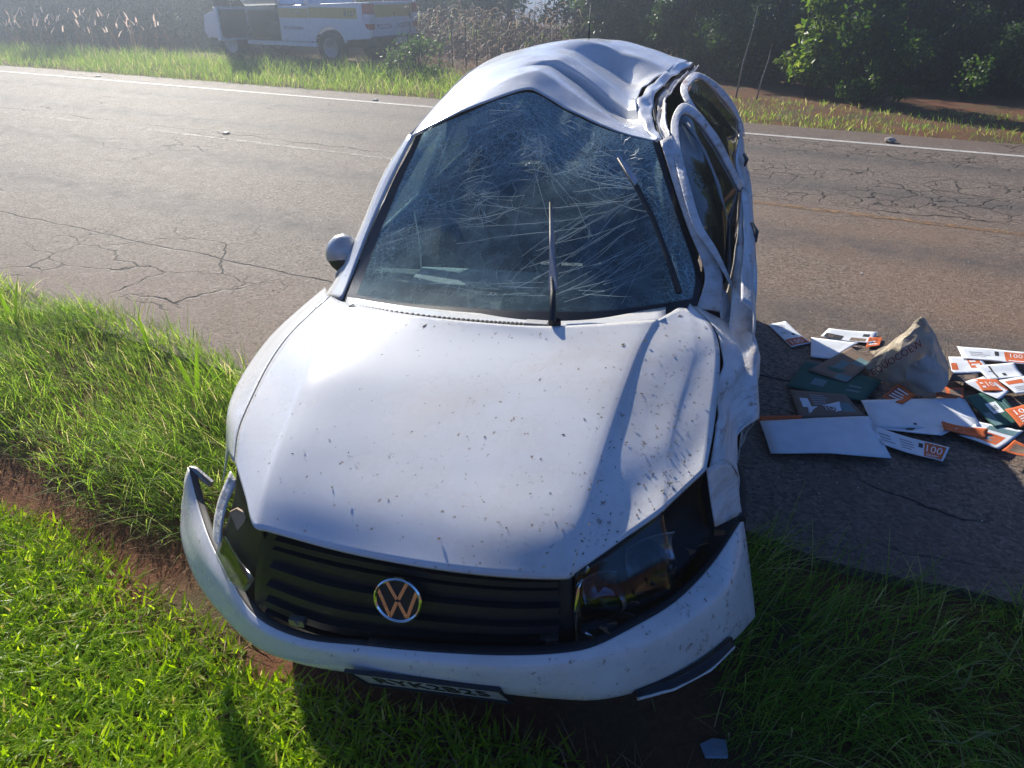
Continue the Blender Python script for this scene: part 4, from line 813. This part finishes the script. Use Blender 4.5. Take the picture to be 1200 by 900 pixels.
# ------------------------------------------------------------------ patrol pickup beyond the road (x: towards its tail, y: away from us, z up)
PWHITE = plain('pickup_white', (.70, .72, .74), .3, coat=.3, var=.04); PYEL = plain('pickup_yellow', (.55, .38, .06), .4, var=.05); PGL = SGLASS
rw = gz(384, 79); fwv = gz(252, 74); dv = Vector((rw.x - fwv.x, rw.y - fwv.y, 0)); TA = ROADROT
truck = empty('patrol_pickup', (rw.x + .12, rw.y, .03), TA); truck.scale = (1.05, 1.05, 1.05); tag(truck, 'white and yellow patrol pickup parked beyond the road with its front door open', 'pickup')
WBs = 3.22
def arc(cx, r_, a0, a1, n=10): return [(cx + r_ * math.cos(R(a0 + (a1 - a0) * i / n)), .38 + r_ * math.sin(R(a0 + (a1 - a0) * i / n))) for i in range(n + 1)]
def sidep(name, poly, y0, th, mat, par=truck): return MB().prism([(x, y0, z) for x, z in poly], (0, th, 0)).build(name, mat, par, bevel=.022)
for y0, th in ((0, .06), (1.85, -.06)):
    bed = [(1.18, .62), (1.22, 1.36), (-.56, 1.30), (-.56, .52), (-.46, .50)] + arc(0, .47, 165, 15) + [(.50, .56), (.62, .58)]
    sidep('bed_side', bed, y0, th, PWHITE)
    fend = [(-2.62, .50), (-2.62, 1.22), (-3.5, 1.18), (-4.02, 1.02), (-4.10, .70), (-4.02, .52), (-3.72, .50)] + arc(-WBs, .46, 165, 15)
    sidep('front_fender', fend, y0, th, PWHITE)
    rd_ = sidep('door', [(-.57, .50), (-.57, 1.28), (-1.50, 1.26), (-1.50, .50)], y0, th, PWHITE)
    MB().box(-.92, -.74, y0 - .03 if y0 == 0 else y0, y0 if y0 == 0 else y0 + .03, 1.10, 1.135).build('handle', CHROME, rd_, bevel=.01)
    if y0: sidep('door', [(-1.51, .50), (-1.51, 1.26), (-2.61, 1.23), (-2.61, .50)], y0, th, PWHITE)
    yy = y0 - .004 if y0 == 0 else y0 + .004 - .0
    for x0, x1, za, zb in ((-.55, .86, 1.02, 1.24), (-1.49, -.58, 1.01, 1.21), (-3.4, -2.63, 1.0, 1.14)):
        MB().box(x0, x1, min(yy, yy + .003), max(yy, yy + .003), za, zb).build('stripe', PYEL, truck)
    MB().box(-2.62, -.4, y0 + (.0 if y0 == 0 else -.1), y0 + (.1 if y0 == 0 else 0), .40, .49).build('sill', PWHITE, truck)
tg = MB().box(1.14, 1.20, .07, 1.78, .62, 1.36).build('tailgate', PWHITE, truck, bevel=.012)
MB().box(1.201, 1.204, .12, 1.73, 1.05, 1.30).build('stripe', PYEL, tg)
TXT = plain('pickup_text', (.03, .05, .08), .6)
TM = Matrix(((0, 0, 1, 1.2005), (1, 0, 0, .55), (0, 1, 0, .85), (0, 0, 0, 1)))
lettering('lettering', 'POLICIA', .15, TM, TXT, tg); lettering('lettering', 'RODOV', .15, Matrix.Translation((0, .75, 0)) @ TM, TXT, tg); lettering('emblem', 'o', .14, Matrix.Translation((.004, .40, .27)) @ TM, TXT, tg)
SM = Matrix(((1, 0, 0, .66), (0, 0, -1, -.006), (0, 1, 0, 1.12), (0, 0, 0, 1)))
lettering('lettering', '8127', .17, SM, TXT, truck); lettering('lettering', 'RODOVIARIA', .10, Matrix.Translation((-1.72, .002, -.33)) @ SM, TXT, truck)
for y_ in (-.012, 1.66):
    tl_ = MB().prism([(1.02, y_, 1.32), (1.225, y_, 1.33), (1.215, y_, .80), (1.12, y_, .82), (1.03, y_, 1.0)], (0, .20, 0)).build('tail_light', plain('tail_red', (.42, .02, .02), .15, coat=.5), truck, bevel=.01)
    MB().box(1.05, 1.232, y_ - .006, y_ + .19, .92, 1.12).build('clear_lens', plain('tail_clear', (.62, .62, .64), .15), tl_)
rbp = MB().box(1.16, 1.40, .04, 1.81, .46, .66).build('rear_bumper', BLACKP, truck, bevel=.03)
MB().box(1.401, 1.406, .72, 1.12, .49, .62).build('number_plate', plain('truck_plate', (.55, .55, .55), .5), rbp)
MB().box(-.5, 1.14, .07, 1.78, .60, .66).build('bed_floor', BLACKP, truck)
MB().box(-4.0, -.55, .08, 1.77, .42, .56).build('underbody', BLACKP, truck); MB().box(-.5, 1.1, .3, 1.5, .40, .58).build('underbody', BLACKP, truck)
MB().prism([(-4.02, .07, 1.02), (-3.5, .07, 1.17), (-2.62, .07, 1.215), (-2.62, .07, .8), (-4.02, .07, .7)], (0, 1.71, 0)).build('bonnet', PWHITE, truck)
# cab
def yb(p): return p
cab = [(-.60, 1.28), (-.80, 1.78), (-1.9, 1.82), (-2.2, 1.78), (-2.85, 1.22)]
rf = MB().prism([(-.80, .20, 1.76), (-1.9, .20, 1.80), (-2.2, .20, 1.76), (-2.2, .20, 1.71), (-.80, .20, 1.70)], (0, 1.45, 0)).build('cab_roof', PWHITE, truck, bevel=.03)
for s0, s1 in ((.03, .20), (1.82, 1.65)):
    for a, b in (((-.60, s0, 1.29), (-.82, s1, 1.72)), ((-1.5, s0, 1.27), (-1.52, s1, 1.75)), ((-2.85, s0, 1.22), (-2.2, s1, 1.73))): MB().tube([a, b], .05, 6).build('cab_pillar', PWHITE, truck, True)
    m = MB().add([(-.66, s0 + (.0), 1.30), (-.84, s1, 1.70), (-1.48, s1, 1.72), (-1.46, s0, 1.29)], [(0, 1, 2, 3)]); m.build('window_glass', PGL, truck)
MB().add([(-2.84, .1, 1.23), (-2.21, .24, 1.72), (-2.21, 1.61, 1.72), (-2.84, 1.75, 1.23)], [(0, 1, 2, 3)]).build('windscreen', PGL, truck)
MB().add([(-.61, .1, 1.30), (-.80, .24, 1.70), (-.80, 1.61, 1.70), (-.61, 1.75, 1.30)], [(0, 1, 2, 3)]).build('rear_window', PGL, truck)
MB().box(-.62, -.58, .08, 1.77, .5, 1.29).build('cab_back', PWHITE, truck)
for y_ in (.18, 1.05):
    MB().box(-2.1, -1.60, y_, y_ + .5, .56, .88).box(-1.75, -1.58, y_, y_ + .5, .85, 1.42).build('seat', SEATM, truck, bevel=.05)
MB().box(-2.72, -2.45, .1, 1.75, .6, 1.15).build('dashboard', DARKIN, truck, bevel=.05)
# open front door, hinged at the front edge
dm = Matrix.Translation((-2.58, -.02, 0)) @ Matrix.Rotation(R(-82), 4, 'Z')
dr_ = MB().prism([dm @ Vector(p) for p in ((0, 0, .52), (0, 0, 1.22), (1.05, 0, 1.25), (1.07, 0, .60), (.95, 0, .52))], dm.to_3x3() @ Vector((0, .05, 0))).build('front_door', PWHITE, truck)
MB().prism([dm @ Vector(p) for p in ((.06, .052, .56), (.06, .052, 1.18), (1.0, .052, 1.2), (1.0, .052, .6))], dm.to_3x3() @ Vector((0, .03, 0))).build('door_lining', DARKIN, dr_)
MB().tube([dm @ Vector(p) for p in ((0, .02, 1.22), (.52, .02, 1.70), (1.0, .02, 1.72), (1.05, .02, 1.25))], .028, 6).build('window_frame', BLACKP, dr_, True)
MB().add([dm @ Vector(p) for p in ((.02, .02, 1.22), (.52, .02, 1.68), (.99, .02, 1.70), (1.03, .02, 1.25))], [(0, 1, 2, 3)]).build('window_glass', PGL, dr_)
MB().box(1.03, 1.10, .0, .09, .54, 1.24, dm).build('door_edge', PWHITE, dr_, bevel=.01)
MB().box(.10, .24, -.24, -.02, 1.20, 1.38, dm).build('door_mirror', PWHITE, dr_, bevel=.03)
for wx in (0, -WBs):
    for y_, sg in ((.12, -1), (1.73, 1)):
        M_ = Matrix.Translation((wx, y_, .385)) @ Matrix.Rotation(sg * math.pi / 2, 4, 'Z'); wh = empty('wheel'); wh.parent = truck
        MB().lathe([(.22, -.12), (.35, -.12), (.385, -.09), (.388, 0), (.385, .09), (.35, .12), (.22, .11)], 28, M_).build('tyre', RUBBER, wh, True)
        rim = MB().lathe([(.22, -.11), (.21, .0), (.22, .11), (.20, .10), (.06, .06), (.001, .06)], 28, M_).build('rim', STEEL, wh, True)
MB().box(-4.16, -3.95, .1, 1.75, .48, .72).build('front_bumper', PWHITE, truck, bevel=.04)
# ------------------------------------------------------------------ plants
def leafmat(name, stops, trans=.45, rough=.55):
    k = N(name); at = k.n('Attribute'); at.attribute_name = 'rnd'; oi = k.n('ObjectInfo')
    col = k.ramp(at.outputs['Fac'], stops); tl = k.n('BsdfTranslucent'); k.l(k.mix(.5, col, k.mix(1, col, col)), tl.inputs[0])
    hs = k.n('HueSaturation'); k.l(col, hs.inputs['Color']); k.put(hs.inputs['Value'], k.math('ADD', k.math('MULTIPLY', oi.outputs['Random'], .5), .75))
    hs2 = k.n('HueSaturation'); k.l(hs.outputs[0], hs2.inputs['Color']); hs2.inputs['Value'].default_value = 2.1; hs2.inputs['Saturation'].default_value = 1.1; k.l(hs2.outputs[0], tl.inputs[0])
    return k.done(k.shmix(trans, k.pbr(hs.outputs[0], rough, spec=.35), tl.outputs[0]))
GRASS = leafmat('grass_blade', [(.0, (.075, .13, .02)), (.45, (.15, .25, .035)), (.70, (.25, .32, .065)), (.86, (.38, .36, .13)), (1, (.50, .42, .24))], .58)
LAWN = leafmat('lawn_leaf', [(.0, (.12, .19, .02)), (.5, (.24, .34, .03)), (.86, (.33, .42, .05)), (1, (.42, .35, .13))], .58, .36)
DRY = leafmat('dry_straw', [(0, (.12, .06, .03)), (.6, (.26, .16, .08)), (1, (.40, .28, .16))], .25)
def blades(name, P, L, W, az, lean, bend, segs=3):
    n = len(P); P = np.asarray(P); dx, dy = np.cos(az), np.sin(az); tw = az + rng.uniform(-1, 1, n) + np.pi / 2; sx, sy = np.cos(tw), np.sin(tw)
    V = []; nv = 2 * segs + 1
    for i in range(segs):
        t = i / segs; off = (lean * t + bend * t * t) * L; h = L * (t - .45 * bend * t * t); w = W * (1 - t ** 2 * .6) / 2 * (.75 if i == 0 else 1)
        cx, cy_, cz_ = P[:, 0] + dx * off, P[:, 1] + dy * off, P[:, 2] + h
        V.append(np.stack([cx - sx * w, cy_ - sy * w, cz_], 1)); V.append(np.stack([cx + sx * w, cy_ + sy * w, cz_], 1))
    off = (lean + bend) * L; V.append(np.stack([P[:, 0] + dx * off, P[:, 1] + dy * off, P[:, 2] + L * (1 - .45 * bend)], 1))
    V = np.stack(V, 1).reshape(-1, 3); tri = []
    for i in range(segs - 1): a = 2 * i; tri += [(a, a + 1, a + 3), (a, a + 3, a + 2)]
    a = 2 * (segs - 1); tri.append((a, a + 1, a + 2))
    T = (np.arange(n)[:, None, None] * nv + np.array(tri)[None]).reshape(-1, 3)
    return trimesh(name, V, T, np.repeat(np.clip(rng.normal(.5, .24, n) , 0, 1), nv))
CARF = np.array([(CARM.inverted() @ Vector((0, 0, 0)))[:]])
def undercar(x, y):
    M_ = np.array(CARI); cx = M_[0, 0] * x + M_[0, 1] * y + M_[0, 3]; cyv = M_[1, 0] * x + M_[1, 1] * y + M_[1, 3]
    return (np.abs(cx) < .78) & (cyv > .25) & (cyv < 3.9)
def field(nn, s0, s1, n0, n1, keep=None):
    s = rng.uniform(s0, s1, nn); n = rng.uniform(n0, n1, nn); x, y = sn(s, n)
    ok = ~undercar(x, y)
    if keep is not None: ok &= keep(s, n, x, y)
    x, y = x[ok], y[ok]; return np.stack([x, y, gheight(x, y) - .01], 1)
# short broad-leaved lawn
def lawn_keep(s, n, x, y):
    d = 1.30 + (vnoise(x * 2.2, y * 2.2, 41) - .5) * .35 - n
    return rng.random(len(x)) < np.clip(d / .25, 0, 1) * (.55 + .45 * (vnoise(x * 3, y * 3, 42) > .3))
P = field(120000, -4.6, 1.4, -.3, 1.55, lawn_keep); n = len(P)
tag(link('lawn_grass', blades('lawn_grass', P, rng.uniform(.03, .075, n), rng.uniform(.006, .0125, n), rng.uniform(0, 6.28, n), rng.uniform(.1, 1.1, n), rng.uniform(.1, .8, n)), LAWN), 'short broad-leaved lawn beside the bare soil strip', 'grass', kind='stuff')
# tall verge grass between soil strip and road, clumped
def verge_keep(s, n, x, y):
    e = np.minimum((n - 1.50 + (vnoise(x * 2, y * 2, 43) - .5) * .25) / .15, (2.55 + (vnoise(s * 1.1, s * 0, 44) - .5) * .5 - n) / .15)
    return (rng.random(len(x)) < np.clip(e, 0, 1)) & (rng.random(len(x)) < .35 + .9 * vnoise(x * 4, y * 4, 45))
P = field(95000, -9, 4.5, 1.3, 2.9, verge_keep); n = len(P); cl = vnoise(P[:, 0] * 2.6, P[:, 1] * 2.6, 46)
L = rng.uniform(.07, .17, n) * (.6 + .9 * cl)
dirn = rng.uniform(0, 6.28, n) * .6 + vnoise(P[:, 0] * 1.5, P[:, 1] * 1.5, 47) * 5
tag(link('verge_grass', blades('verge_grass', P, L * 1.25, rng.uniform(.0025, .0055, n), dirn, rng.uniform(.0, .6, n), rng.uniform(.1, .9, n)), GRASS), 'tall tangled grass along the near road edge', 'grass', kind='stuff')
# straw and litter on the soil strip
P = field(7000, -6, 3, 1.0, 1.75); n = len(P)
tag(link('straw_litter', blades('straw_litter', P + np.array([0, 0, .008]), rng.uniform(.02, .08, n), rng.uniform(.0015, .005, n), rng.uniform(0, 6.28, n), rng.uniform(.6, 2.2, n) , rng.uniform(0, .2, n)), DRY), 'dry straw litter on the bare soil strip', 'litter', kind='stuff')
# far verge
P = field(80000, -48, 16, N1 - .05, 14.6, lambda s, n, x, y: (rng.random(len(x)) < .25 + .9 * vnoise(x * .9, y * .9, 48)) & ((s < -4.5) | (rng.random(len(x)) < np.clip(.38 + 1.2 * np.exp(-(n - 12.3) ** 2 / .25), 0, 1)))); n = len(P)
s_, n_ = tosn(P[:, 0], P[:, 1]); tall = np.where(s_ < -5, 1.0, .45) * (1 + .8 * smooth01((n_ - 12.6) / 1.5) * (s_ < -5))
tag(link('far_verge_grass', blades('far_verge_grass', P, rng.uniform(.09, .30, n) * tall, rng.uniform(.005, .012, n), rng.uniform(0, 6.28, n), rng.uniform(0, .5, n), rng.uniform(.1, .7, n)), GRASS), 'green grass strip along the far side of the road', 'grass', kind='stuff')
# pale seed-head grass at the far left
SEED = leafmat('seed_head', [(0, (.30, .20, .16)), (.6, (.48, .38, .32)), (1, (.60, .52, .44))], .5)
P = field(420, -46, -19, 13.6, 16.0); n = len(P)
tag(link('seed_head_grass', blades('seed_head_grass', P, rng.uniform(.7, 1.25, n), rng.uniform(.01, .02, n), rng.uniform(0, 6.28, n), rng.uniform(0, .15, n), rng.uniform(.05, .35, n)), DRY), 'tall stems of pale plumed grass before the dark wood', 'grass', kind='stuff')
P2 = P + np.stack([rng.normal(0, .08, n), rng.normal(0, .08, n), rng.uniform(.55, 1.1, n)], 1)
tag(link('seed_plumes', blades('seed_plumes', P2, rng.uniform(.14, .26, n), rng.uniform(.03, .055, n), rng.uniform(0, 6.28, n), rng.uniform(0, .5, n), rng.uniform(.1, .5, n)), SEED), 'pale feathery plumes of the tall grass before the dark wood', 'grass', kind='stuff')
# single plants in the near verge
def strap_leaf(base, az, L, W, up, droop, n=7):
    rows = []; d = Vector((math.cos(az), math.sin(az), 0)); s_ = Vector((-math.sin(az), math.cos(az), 0))
    for i in range(n + 1):
        t = i / n; p = base + d * (L * t * (1 - up * .6)) + Vector((0, 0, L * (up * t - droop * t * t))); w = W * math.sin(math.pi * min(1, .18 + .82 * t)) ** .7 * (1 - t ** 3) / 2 + .001
        rows.append([p - s_ * w + Vector((0, 0, w * .5)), p, p + s_ * w + Vector((0, 0, w * .5))])
    return np.array([[tuple(q) for q in r_] for r_ in rows])
BRIGHT = leafmat('maize_leaf', [(0, (.16, .26, .03)), (1, (.16, .26, .03))], .5)
def seedling(u_, v_, z, leaves, label):
    p = gz(u_, v_, z); e = empty('maize_seedling', p); tag(e, label, 'plant')
    for az, L_, W_, up, dr in leaves:
        me = gridmesh('leaf', strap_leaf(Vector((0, 0, 0)), az, L_, W_, up, dr)); link('leaf', me, BRIGHT, e, True)
    MB().tube([(0, 0, -.05), (0, 0, .05)], [.008, .006], 6).build('stem', BRIGHT, e)
seedling(232, 470, -.05, [(.15, .44, .03, .95, .30), (.0, .40, .03, .75, .25), (2.6, .34, .026, 1.0, .2), (3.6, .2, .02, .8, .4), (1.5, .30, .026, 1.05, .1)], 'bright young maize seedling with arching leaves beside the hood')
seedling(178, 420, -.05, [(.1, .40, .026, .8, .2), (2.2, .3, .022, 1.0, .2), (4, .26, .02, .9, .3)], 'smaller yellow-green seedling leaning toward the road')
seedling(18, 385, -.03, [(1.2, .36, .026, 1.05, .15), (2.4, .32, .024, 1.0, .2), (.3, .3, .022, .95, .3), (4.5, .22, .02, .9, .3)], 'upright seedling in the verge far from the car')
# goosegrass stalks with finger heads, tips in the sun
STALK = leafmat('stalk', [(0, (.20, .22, .07)), (1, (.20, .22, .07))], .3)
def stalk(u_, v_, z, h, lean, heads, label):
    p = gz(u_, v_, z); g0 = float(gheight(p.x, p.y)); e = empty('grass_stalk', (p.x, p.y, g0)); tag(e, label, 'grass', 'goosegrass stalks in the near verge')
    t = Vector((lean[0], lean[1], p.z - g0 + 0)); MB().tube([(-lean[0] * .6, -lean[1] * .6, 0), (-lean[0] * .2, -lean[1] * .2, t.z * .6), (0, 0, t.z)], [.0022, .0018, .0015], 5).build('stem', STALK, e)
    for a, el, L_ in heads:
        d = Vector((math.cos(a) * math.cos(el), math.sin(a) * math.cos(el), math.sin(el))); MB().tube([(0, 0, t.z), Vector((0, 0, t.z)) + d * L_ * .6, Vector((0, 0, t.z)) + d * L_ + Vector((0, 0, -L_ * .08))], [.0022, .0026, .0015], 5).build('finger', STALK, e)
LB = 'thin goosegrass stalk with finger-like seed heads in the shaded verge'
for u_, v_, h in ((1130, 806, .30), (1182, 770, .34), (938, 755, .2), (1085, 700, .2), (760, 800, .15), (1170, 860, .3), (1125, 872, .3), (905, 715, .2)):
    stalk(u_, v_, -.20 + h, h, (random.uniform(-.06, .06), random.uniform(-.04, .04)), [(random.uniform(0, 6.28), random.uniform(-.1, .9), random.uniform(.05, .11)) for _ in range(random.choice((3, 4)))], LB)
p = gz(838, 882, -.17); o = MB().prism([(-.035, -.02, 0), (.03, -.028, .01), (.04, .03, .012), (.0, .042, .004), (-.04, .026, 0)], (0, 0, .008)).build('plastic_shard', plain('blue_shard', (.28, .36, .45), .3), None, bevel=.003); o.location = p; tag(o, 'pale bluish plastic shard lying in the shaded grass', 'shard')

# ------------------------------------------------------------------ trees, shrubs, maize
def leaves(centres, radii, per, size, flat=.8, dens=None):
    cs = []; 
    for c_, r_ in zip(centres, radii):
        q = rng.normal(0, 1, (per, 3)); q /= np.linalg.norm(q, axis=1)[:, None] + 1e-6; q *= (rng.random((per, 1)) ** .45) * r_; q[:, 2] *= flat; cs.append(q + np.array(c_))
    P = np.concatenate(cs); n = len(P); a = rng.normal(0, 1, (n, 3)); a[:, 2] -= .5; a /= np.linalg.norm(a, axis=1)[:, None]; b = rng.normal(0, 1, (n, 3)); b -= a * (a * b).sum(1)[:, None]; b /= np.linalg.norm(b, axis=1)[:, None]
    L = rng.uniform(.6, 1.3, (n, 1)) * size; nrm = np.cross(a, b)
    V = np.stack([P, P + a * L * .5 + b * L * .28 + nrm * L * .06, P + a * L, P + a * L * .5 - b * L * .28 + nrm * L * .06], 1).reshape(-1, 3)
    T = (np.arange(n)[:, None, None] * 4 + np.array([(0, 1, 2), (0, 2, 3)])[None]).reshape(-1, 3)
    return V, T, np.repeat(rng.random(n), 4)
BARK = plain('bark', (.055, .042, .032), .95, bump=.02, bscale=14)
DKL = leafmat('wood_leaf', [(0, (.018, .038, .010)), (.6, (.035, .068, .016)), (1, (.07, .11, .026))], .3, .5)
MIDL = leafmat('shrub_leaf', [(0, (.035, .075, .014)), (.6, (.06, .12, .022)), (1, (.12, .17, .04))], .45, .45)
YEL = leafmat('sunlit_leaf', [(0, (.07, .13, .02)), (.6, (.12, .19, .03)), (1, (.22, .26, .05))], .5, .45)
def tree_proto(h, cr, base, nclump, per, size, mat, lo=.5):
    e = empty('tree'); m = MB(); lx, ly = random.uniform(-.2, .2), random.uniform(-.2, .2)
    top = Vector((lx, ly, h * .8)); m.tube([(0, 0, -.2), (0, 0, .15), (lx * .3, ly * .3, h * .35), top], [.15, .10, .075, .03], 8)
    cc = []; rr = []
    for i in range(nclump):
        a = random.uniform(0, 6.28); t = random.random(); z = base + (h - base) * t; r_ = cr * math.sin(math.pi * (.18 + .72 * t)) * random.uniform(.35, 1)
        cc.append((math.cos(a) * r_, math.sin(a) * r_, z)); rr.append(random.uniform(.35, .65))
        if i % 3 == 0: m.tube([(lx * t * .5, ly * t * .5, max(.4, z - .7)), (math.cos(a) * r_ * .6, math.sin(a) * r_ * .6, z - .25), cc[-1]], [.035, .022, .008], 5)
    m.build('trunk', BARK, e, True); V, T, A = leaves(cc, rr, per, size); link('crown', trimesh('crown', V, T, A), mat, e); return e
def shrub_proto(h, w, nclump, per, size, mat, nm='shrub'):
    e = empty(nm); cc = []; rr = []; m = MB()
    for i in range(nclump):
        a = random.uniform(0, 6.28); z = random.uniform(.08, 1) * h; r_ = w * random.uniform(.1, 1) * (1 - .5 * (z / h) ** 2); cc.append((math.cos(a) * r_, math.sin(a) * r_, z)); rr.append(random.uniform(.16, .34))
        if i % 2 == 0: m.tube([(math.cos(a) * .05, math.sin(a) * .05, -.05), (math.cos(a) * r_ * .5, math.sin(a) * r_ * .5, z * .6), cc[-1]], [.016, .011, .004], 5)
    m.build('stems', BARK, e); V, T, A = leaves(cc, rr, per, size); link('foliage', trimesh('foliage', V, T, A), mat, e); return e
TP = [tree_proto(4.6, 1.5, .9, 34, 150, .15, DKL), tree_proto(5.2, 1.7, .5, 40, 140, .16, DKL), tree_proto(4.2, 1.4, .3, 34, 150, .13, MIDL)]
SP = [shrub_proto(1.7, .75, 26, 110, .10, DKL), shrub_proto(1.3, .8, 24, 110, .09, DKL), shrub_proto(2.1, .8, 28, 110, .11, MIDL)]
used = set()
ADJ = {id(TP[0]): ('tree', 'high-crowned tree'), id(TP[1]): ('tree', 'broad low-branched tree'), id(TP[2]): ('dark', 'mid-green bushy'), id(SP[0]): ('shrub', 'upright shrub'), id(SP[1]): ('shrub', 'squat spreading shrub'), id(SP[2]): ('growth', 'tall mid-green growth')}
def place(pr_, s, n, sc, label, cat, group, rz=None):
    x, y = sn(s, n); a_, b_ = ADJ.get(id(pr_), ('', '')); label = label.replace(a_, b_, 1) if a_ else label
    if id(pr_) in used: o = copy_tree(pr_)
    else: o = pr_; used.add(id(pr_))
    o.location = (x, y, float(gheight(x, y)) - .03); o.scale = (sc, sc, sc * random.uniform(.92, 1.08)); o.rotation_euler.z = random.uniform(0, 6.28) if rz is None else rz; tag(o, label, cat, group); return o
def gap(s, n, w=.035):
    x, y = sn(s, n); return abs(x / y - .045) < w
s = -9.5
while s < 11:
    n = 17.2 + random.uniform(-.5, .9) + max(0, -s - 4) * .5
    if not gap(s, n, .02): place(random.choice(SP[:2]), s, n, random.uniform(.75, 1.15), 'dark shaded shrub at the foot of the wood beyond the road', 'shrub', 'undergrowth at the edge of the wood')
    s += random.uniform(.55, .95)
s = -9
while s < 13:
    n = 19.2 + random.uniform(-.5, 1.2) + max(0, -s - 4) * .6
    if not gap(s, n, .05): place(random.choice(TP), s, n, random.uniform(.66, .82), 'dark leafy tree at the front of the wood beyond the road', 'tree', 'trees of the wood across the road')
    s += random.uniform(1.0, 1.5)
for row, (nb, st_) in enumerate(((22, 1.6), (25, 2.0), (28.5, 2.4))):
    s = -64
    while s < 16:
        n = nb + random.uniform(-.8, .8)
        if not gap(s, n, .05) and not (-18.5 < s < -9.5 and n < 23): place(random.choice(TP), s, n, random.uniform(.95, 1.15), 'tall dark tree standing deeper in the wood', 'tree', 'trees standing deep in the wood')
        s += random.uniform(.8, 1.2) * st_
s = -60
while s < -18:
    n = 18.3 + random.uniform(-.5, 1.0)
    place(random.choice(TP if random.random() < .5 else SP), s, n, random.uniform(.8, 1.1), 'shaded leafy growth behind the plumed grass', 'shrub', 'growth behind the plumed grass'); s += random.uniform(.9, 1.4)
# the two sunlit bushes
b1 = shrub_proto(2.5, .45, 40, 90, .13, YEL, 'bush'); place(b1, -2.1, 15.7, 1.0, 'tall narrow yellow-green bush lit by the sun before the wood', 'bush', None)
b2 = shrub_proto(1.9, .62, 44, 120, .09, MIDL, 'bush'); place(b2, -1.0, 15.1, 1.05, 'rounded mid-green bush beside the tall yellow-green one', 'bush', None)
b3 = shrub_proto(.8, .5, 12, 40, .09, MIDL, 'bush'); place(b3, .4, 16.2, .9, 'low sparse bush with a few sunlit sprigs at the wood edge', 'bush', None)
b4 = shrub_proto(.75, .9, 24, 80, .08, MIDL, 'bush'); place(b4, -10.2, 14.6, 1.0, 'low light green weeds heaped behind the pickup', 'bush', None)
# bare stems at the wood edge
for i, (u_, v_, du, h) in enumerate(((862, 116, 10, 1.5), (886, 118, 8, .9))):
    p = gz(u_, v_); o = MB().tube([(0, 0, 0), (.05, 0, h * .4), (.02 + du * .012, 0, h * .75), (du * .02, .1, h)], [.016, .013, .010, .005], 6).build('bare_stem', plain('grey_bark', (.25, .22, .19), .9), None, True); o.location = (p.x, p.y, 0); tag(o, ['tall crooked bare stem in front of the dark wood', 'shorter bare stem next to the crooked one'][i], 'stem')
# dry maize stand behind the pickup
MAZ = leafmat('dry_maize', [(0, (.10, .07, .05)), (.4, (.20, .14, .11)), (.75, (.30, .23, .17)), (1, (.12, .17, .05))], .35)
mz = []
for q in range(3):
    e = empty('maize_plant'); V = []; T = []
    MB().tube([(0, 0, -.05), (.01, 0, .9), (.03, 0, 1.75)], [.014, .011, .005], 5).build('stalk', MAZ, e)
    for i in range(11):
        z = .25 + i * .13; az = i * 2.4 + random.uniform(-.5, .5); D = strap_leaf(Vector((0, 0, z)), az, random.uniform(.45, .7), .06, random.uniform(.3, .6), random.uniform(.6, 1.1), 5)
        o = len(V); m_, n_ = D.shape[:2]; V += D.reshape(-1, 3).tolist()
        for a in range(m_ - 1):
            for b in range(n_ - 1): T += [(o + a * n_ + b, o + a * n_ + b + 1, o + (a + 1) * n_ + b + 1), (o + a * n_ + b, o + (a + 1) * n_ + b + 1, o + (a + 1) * n_ + b)]
    link('leaves', trimesh('leaves', V, T, np.repeat(rng.random(11), 18)), MAZ, e); mz.append(e)
for r_ in range(7):
    s = -13.2
    while s < -8.0:
        n = 16.6 + r_ * .75 + random.uniform(-.12, .12) + (-.45) * (s + 10) * .3
        place(random.choice(mz), s, n, random.uniform(.62, .86), 'dry brown maize plant in the stand behind the pickup', 'maize', 'dry maize stand'); s += random.uniform(.3, .5)
# post among the maize
p = gz(597, 66); o = MB().tube([(0, 0, 0), (.02, 0, 2.2)], [.10, .085], 10).build('post', plain('old_post', (.10, .09, .08), .95), None, True); o.location = (p.x, p.y, 0); tag(o, 'dark wooden post standing in the dry maize', 'post')
# far wood closing the view
cc = []; rr = []
for s in np.arange(-90, 40, 1.1):
    for n in (33, 36):
        x, y = sn(s, n)
        if abs(x / y - .045) < .03: continue
        for z in (.4, 1.3, 2.2, 3.2, 4.4): cc.append((x + random.uniform(-.5, .5), y + random.uniform(-.8, .8), z + random.uniform(-.4, .4))); rr.append(1.0)
V, T, A = leaves(cc, rr, 70, .32); tag(link('far_wood', trimesh('far_wood', V, T, A), DKL), 'far wood closing the view behind the nearer trees', 'wood', kind='stuff')
# ------------------------------------------------------------------ haze, thickened to imitate veiling lens glare
k = N('haze_glare'); pv = k.n('VolumePrincipled'); pv.inputs['Color'].default_value = (.74, .85, 1, 1); pv.inputs['Density'].default_value = .0105; pv.inputs['Anisotropy'].default_value = .84
k.l(pv.outputs[0], k.out.inputs['Volume'])
hz = MB().box(-820, 820, -220, 920, -8, 9.5).build('haze', k.m); tag(hz, 'thin haze over the road, thickened to imitate lens glare', 'haze', kind='stuff')
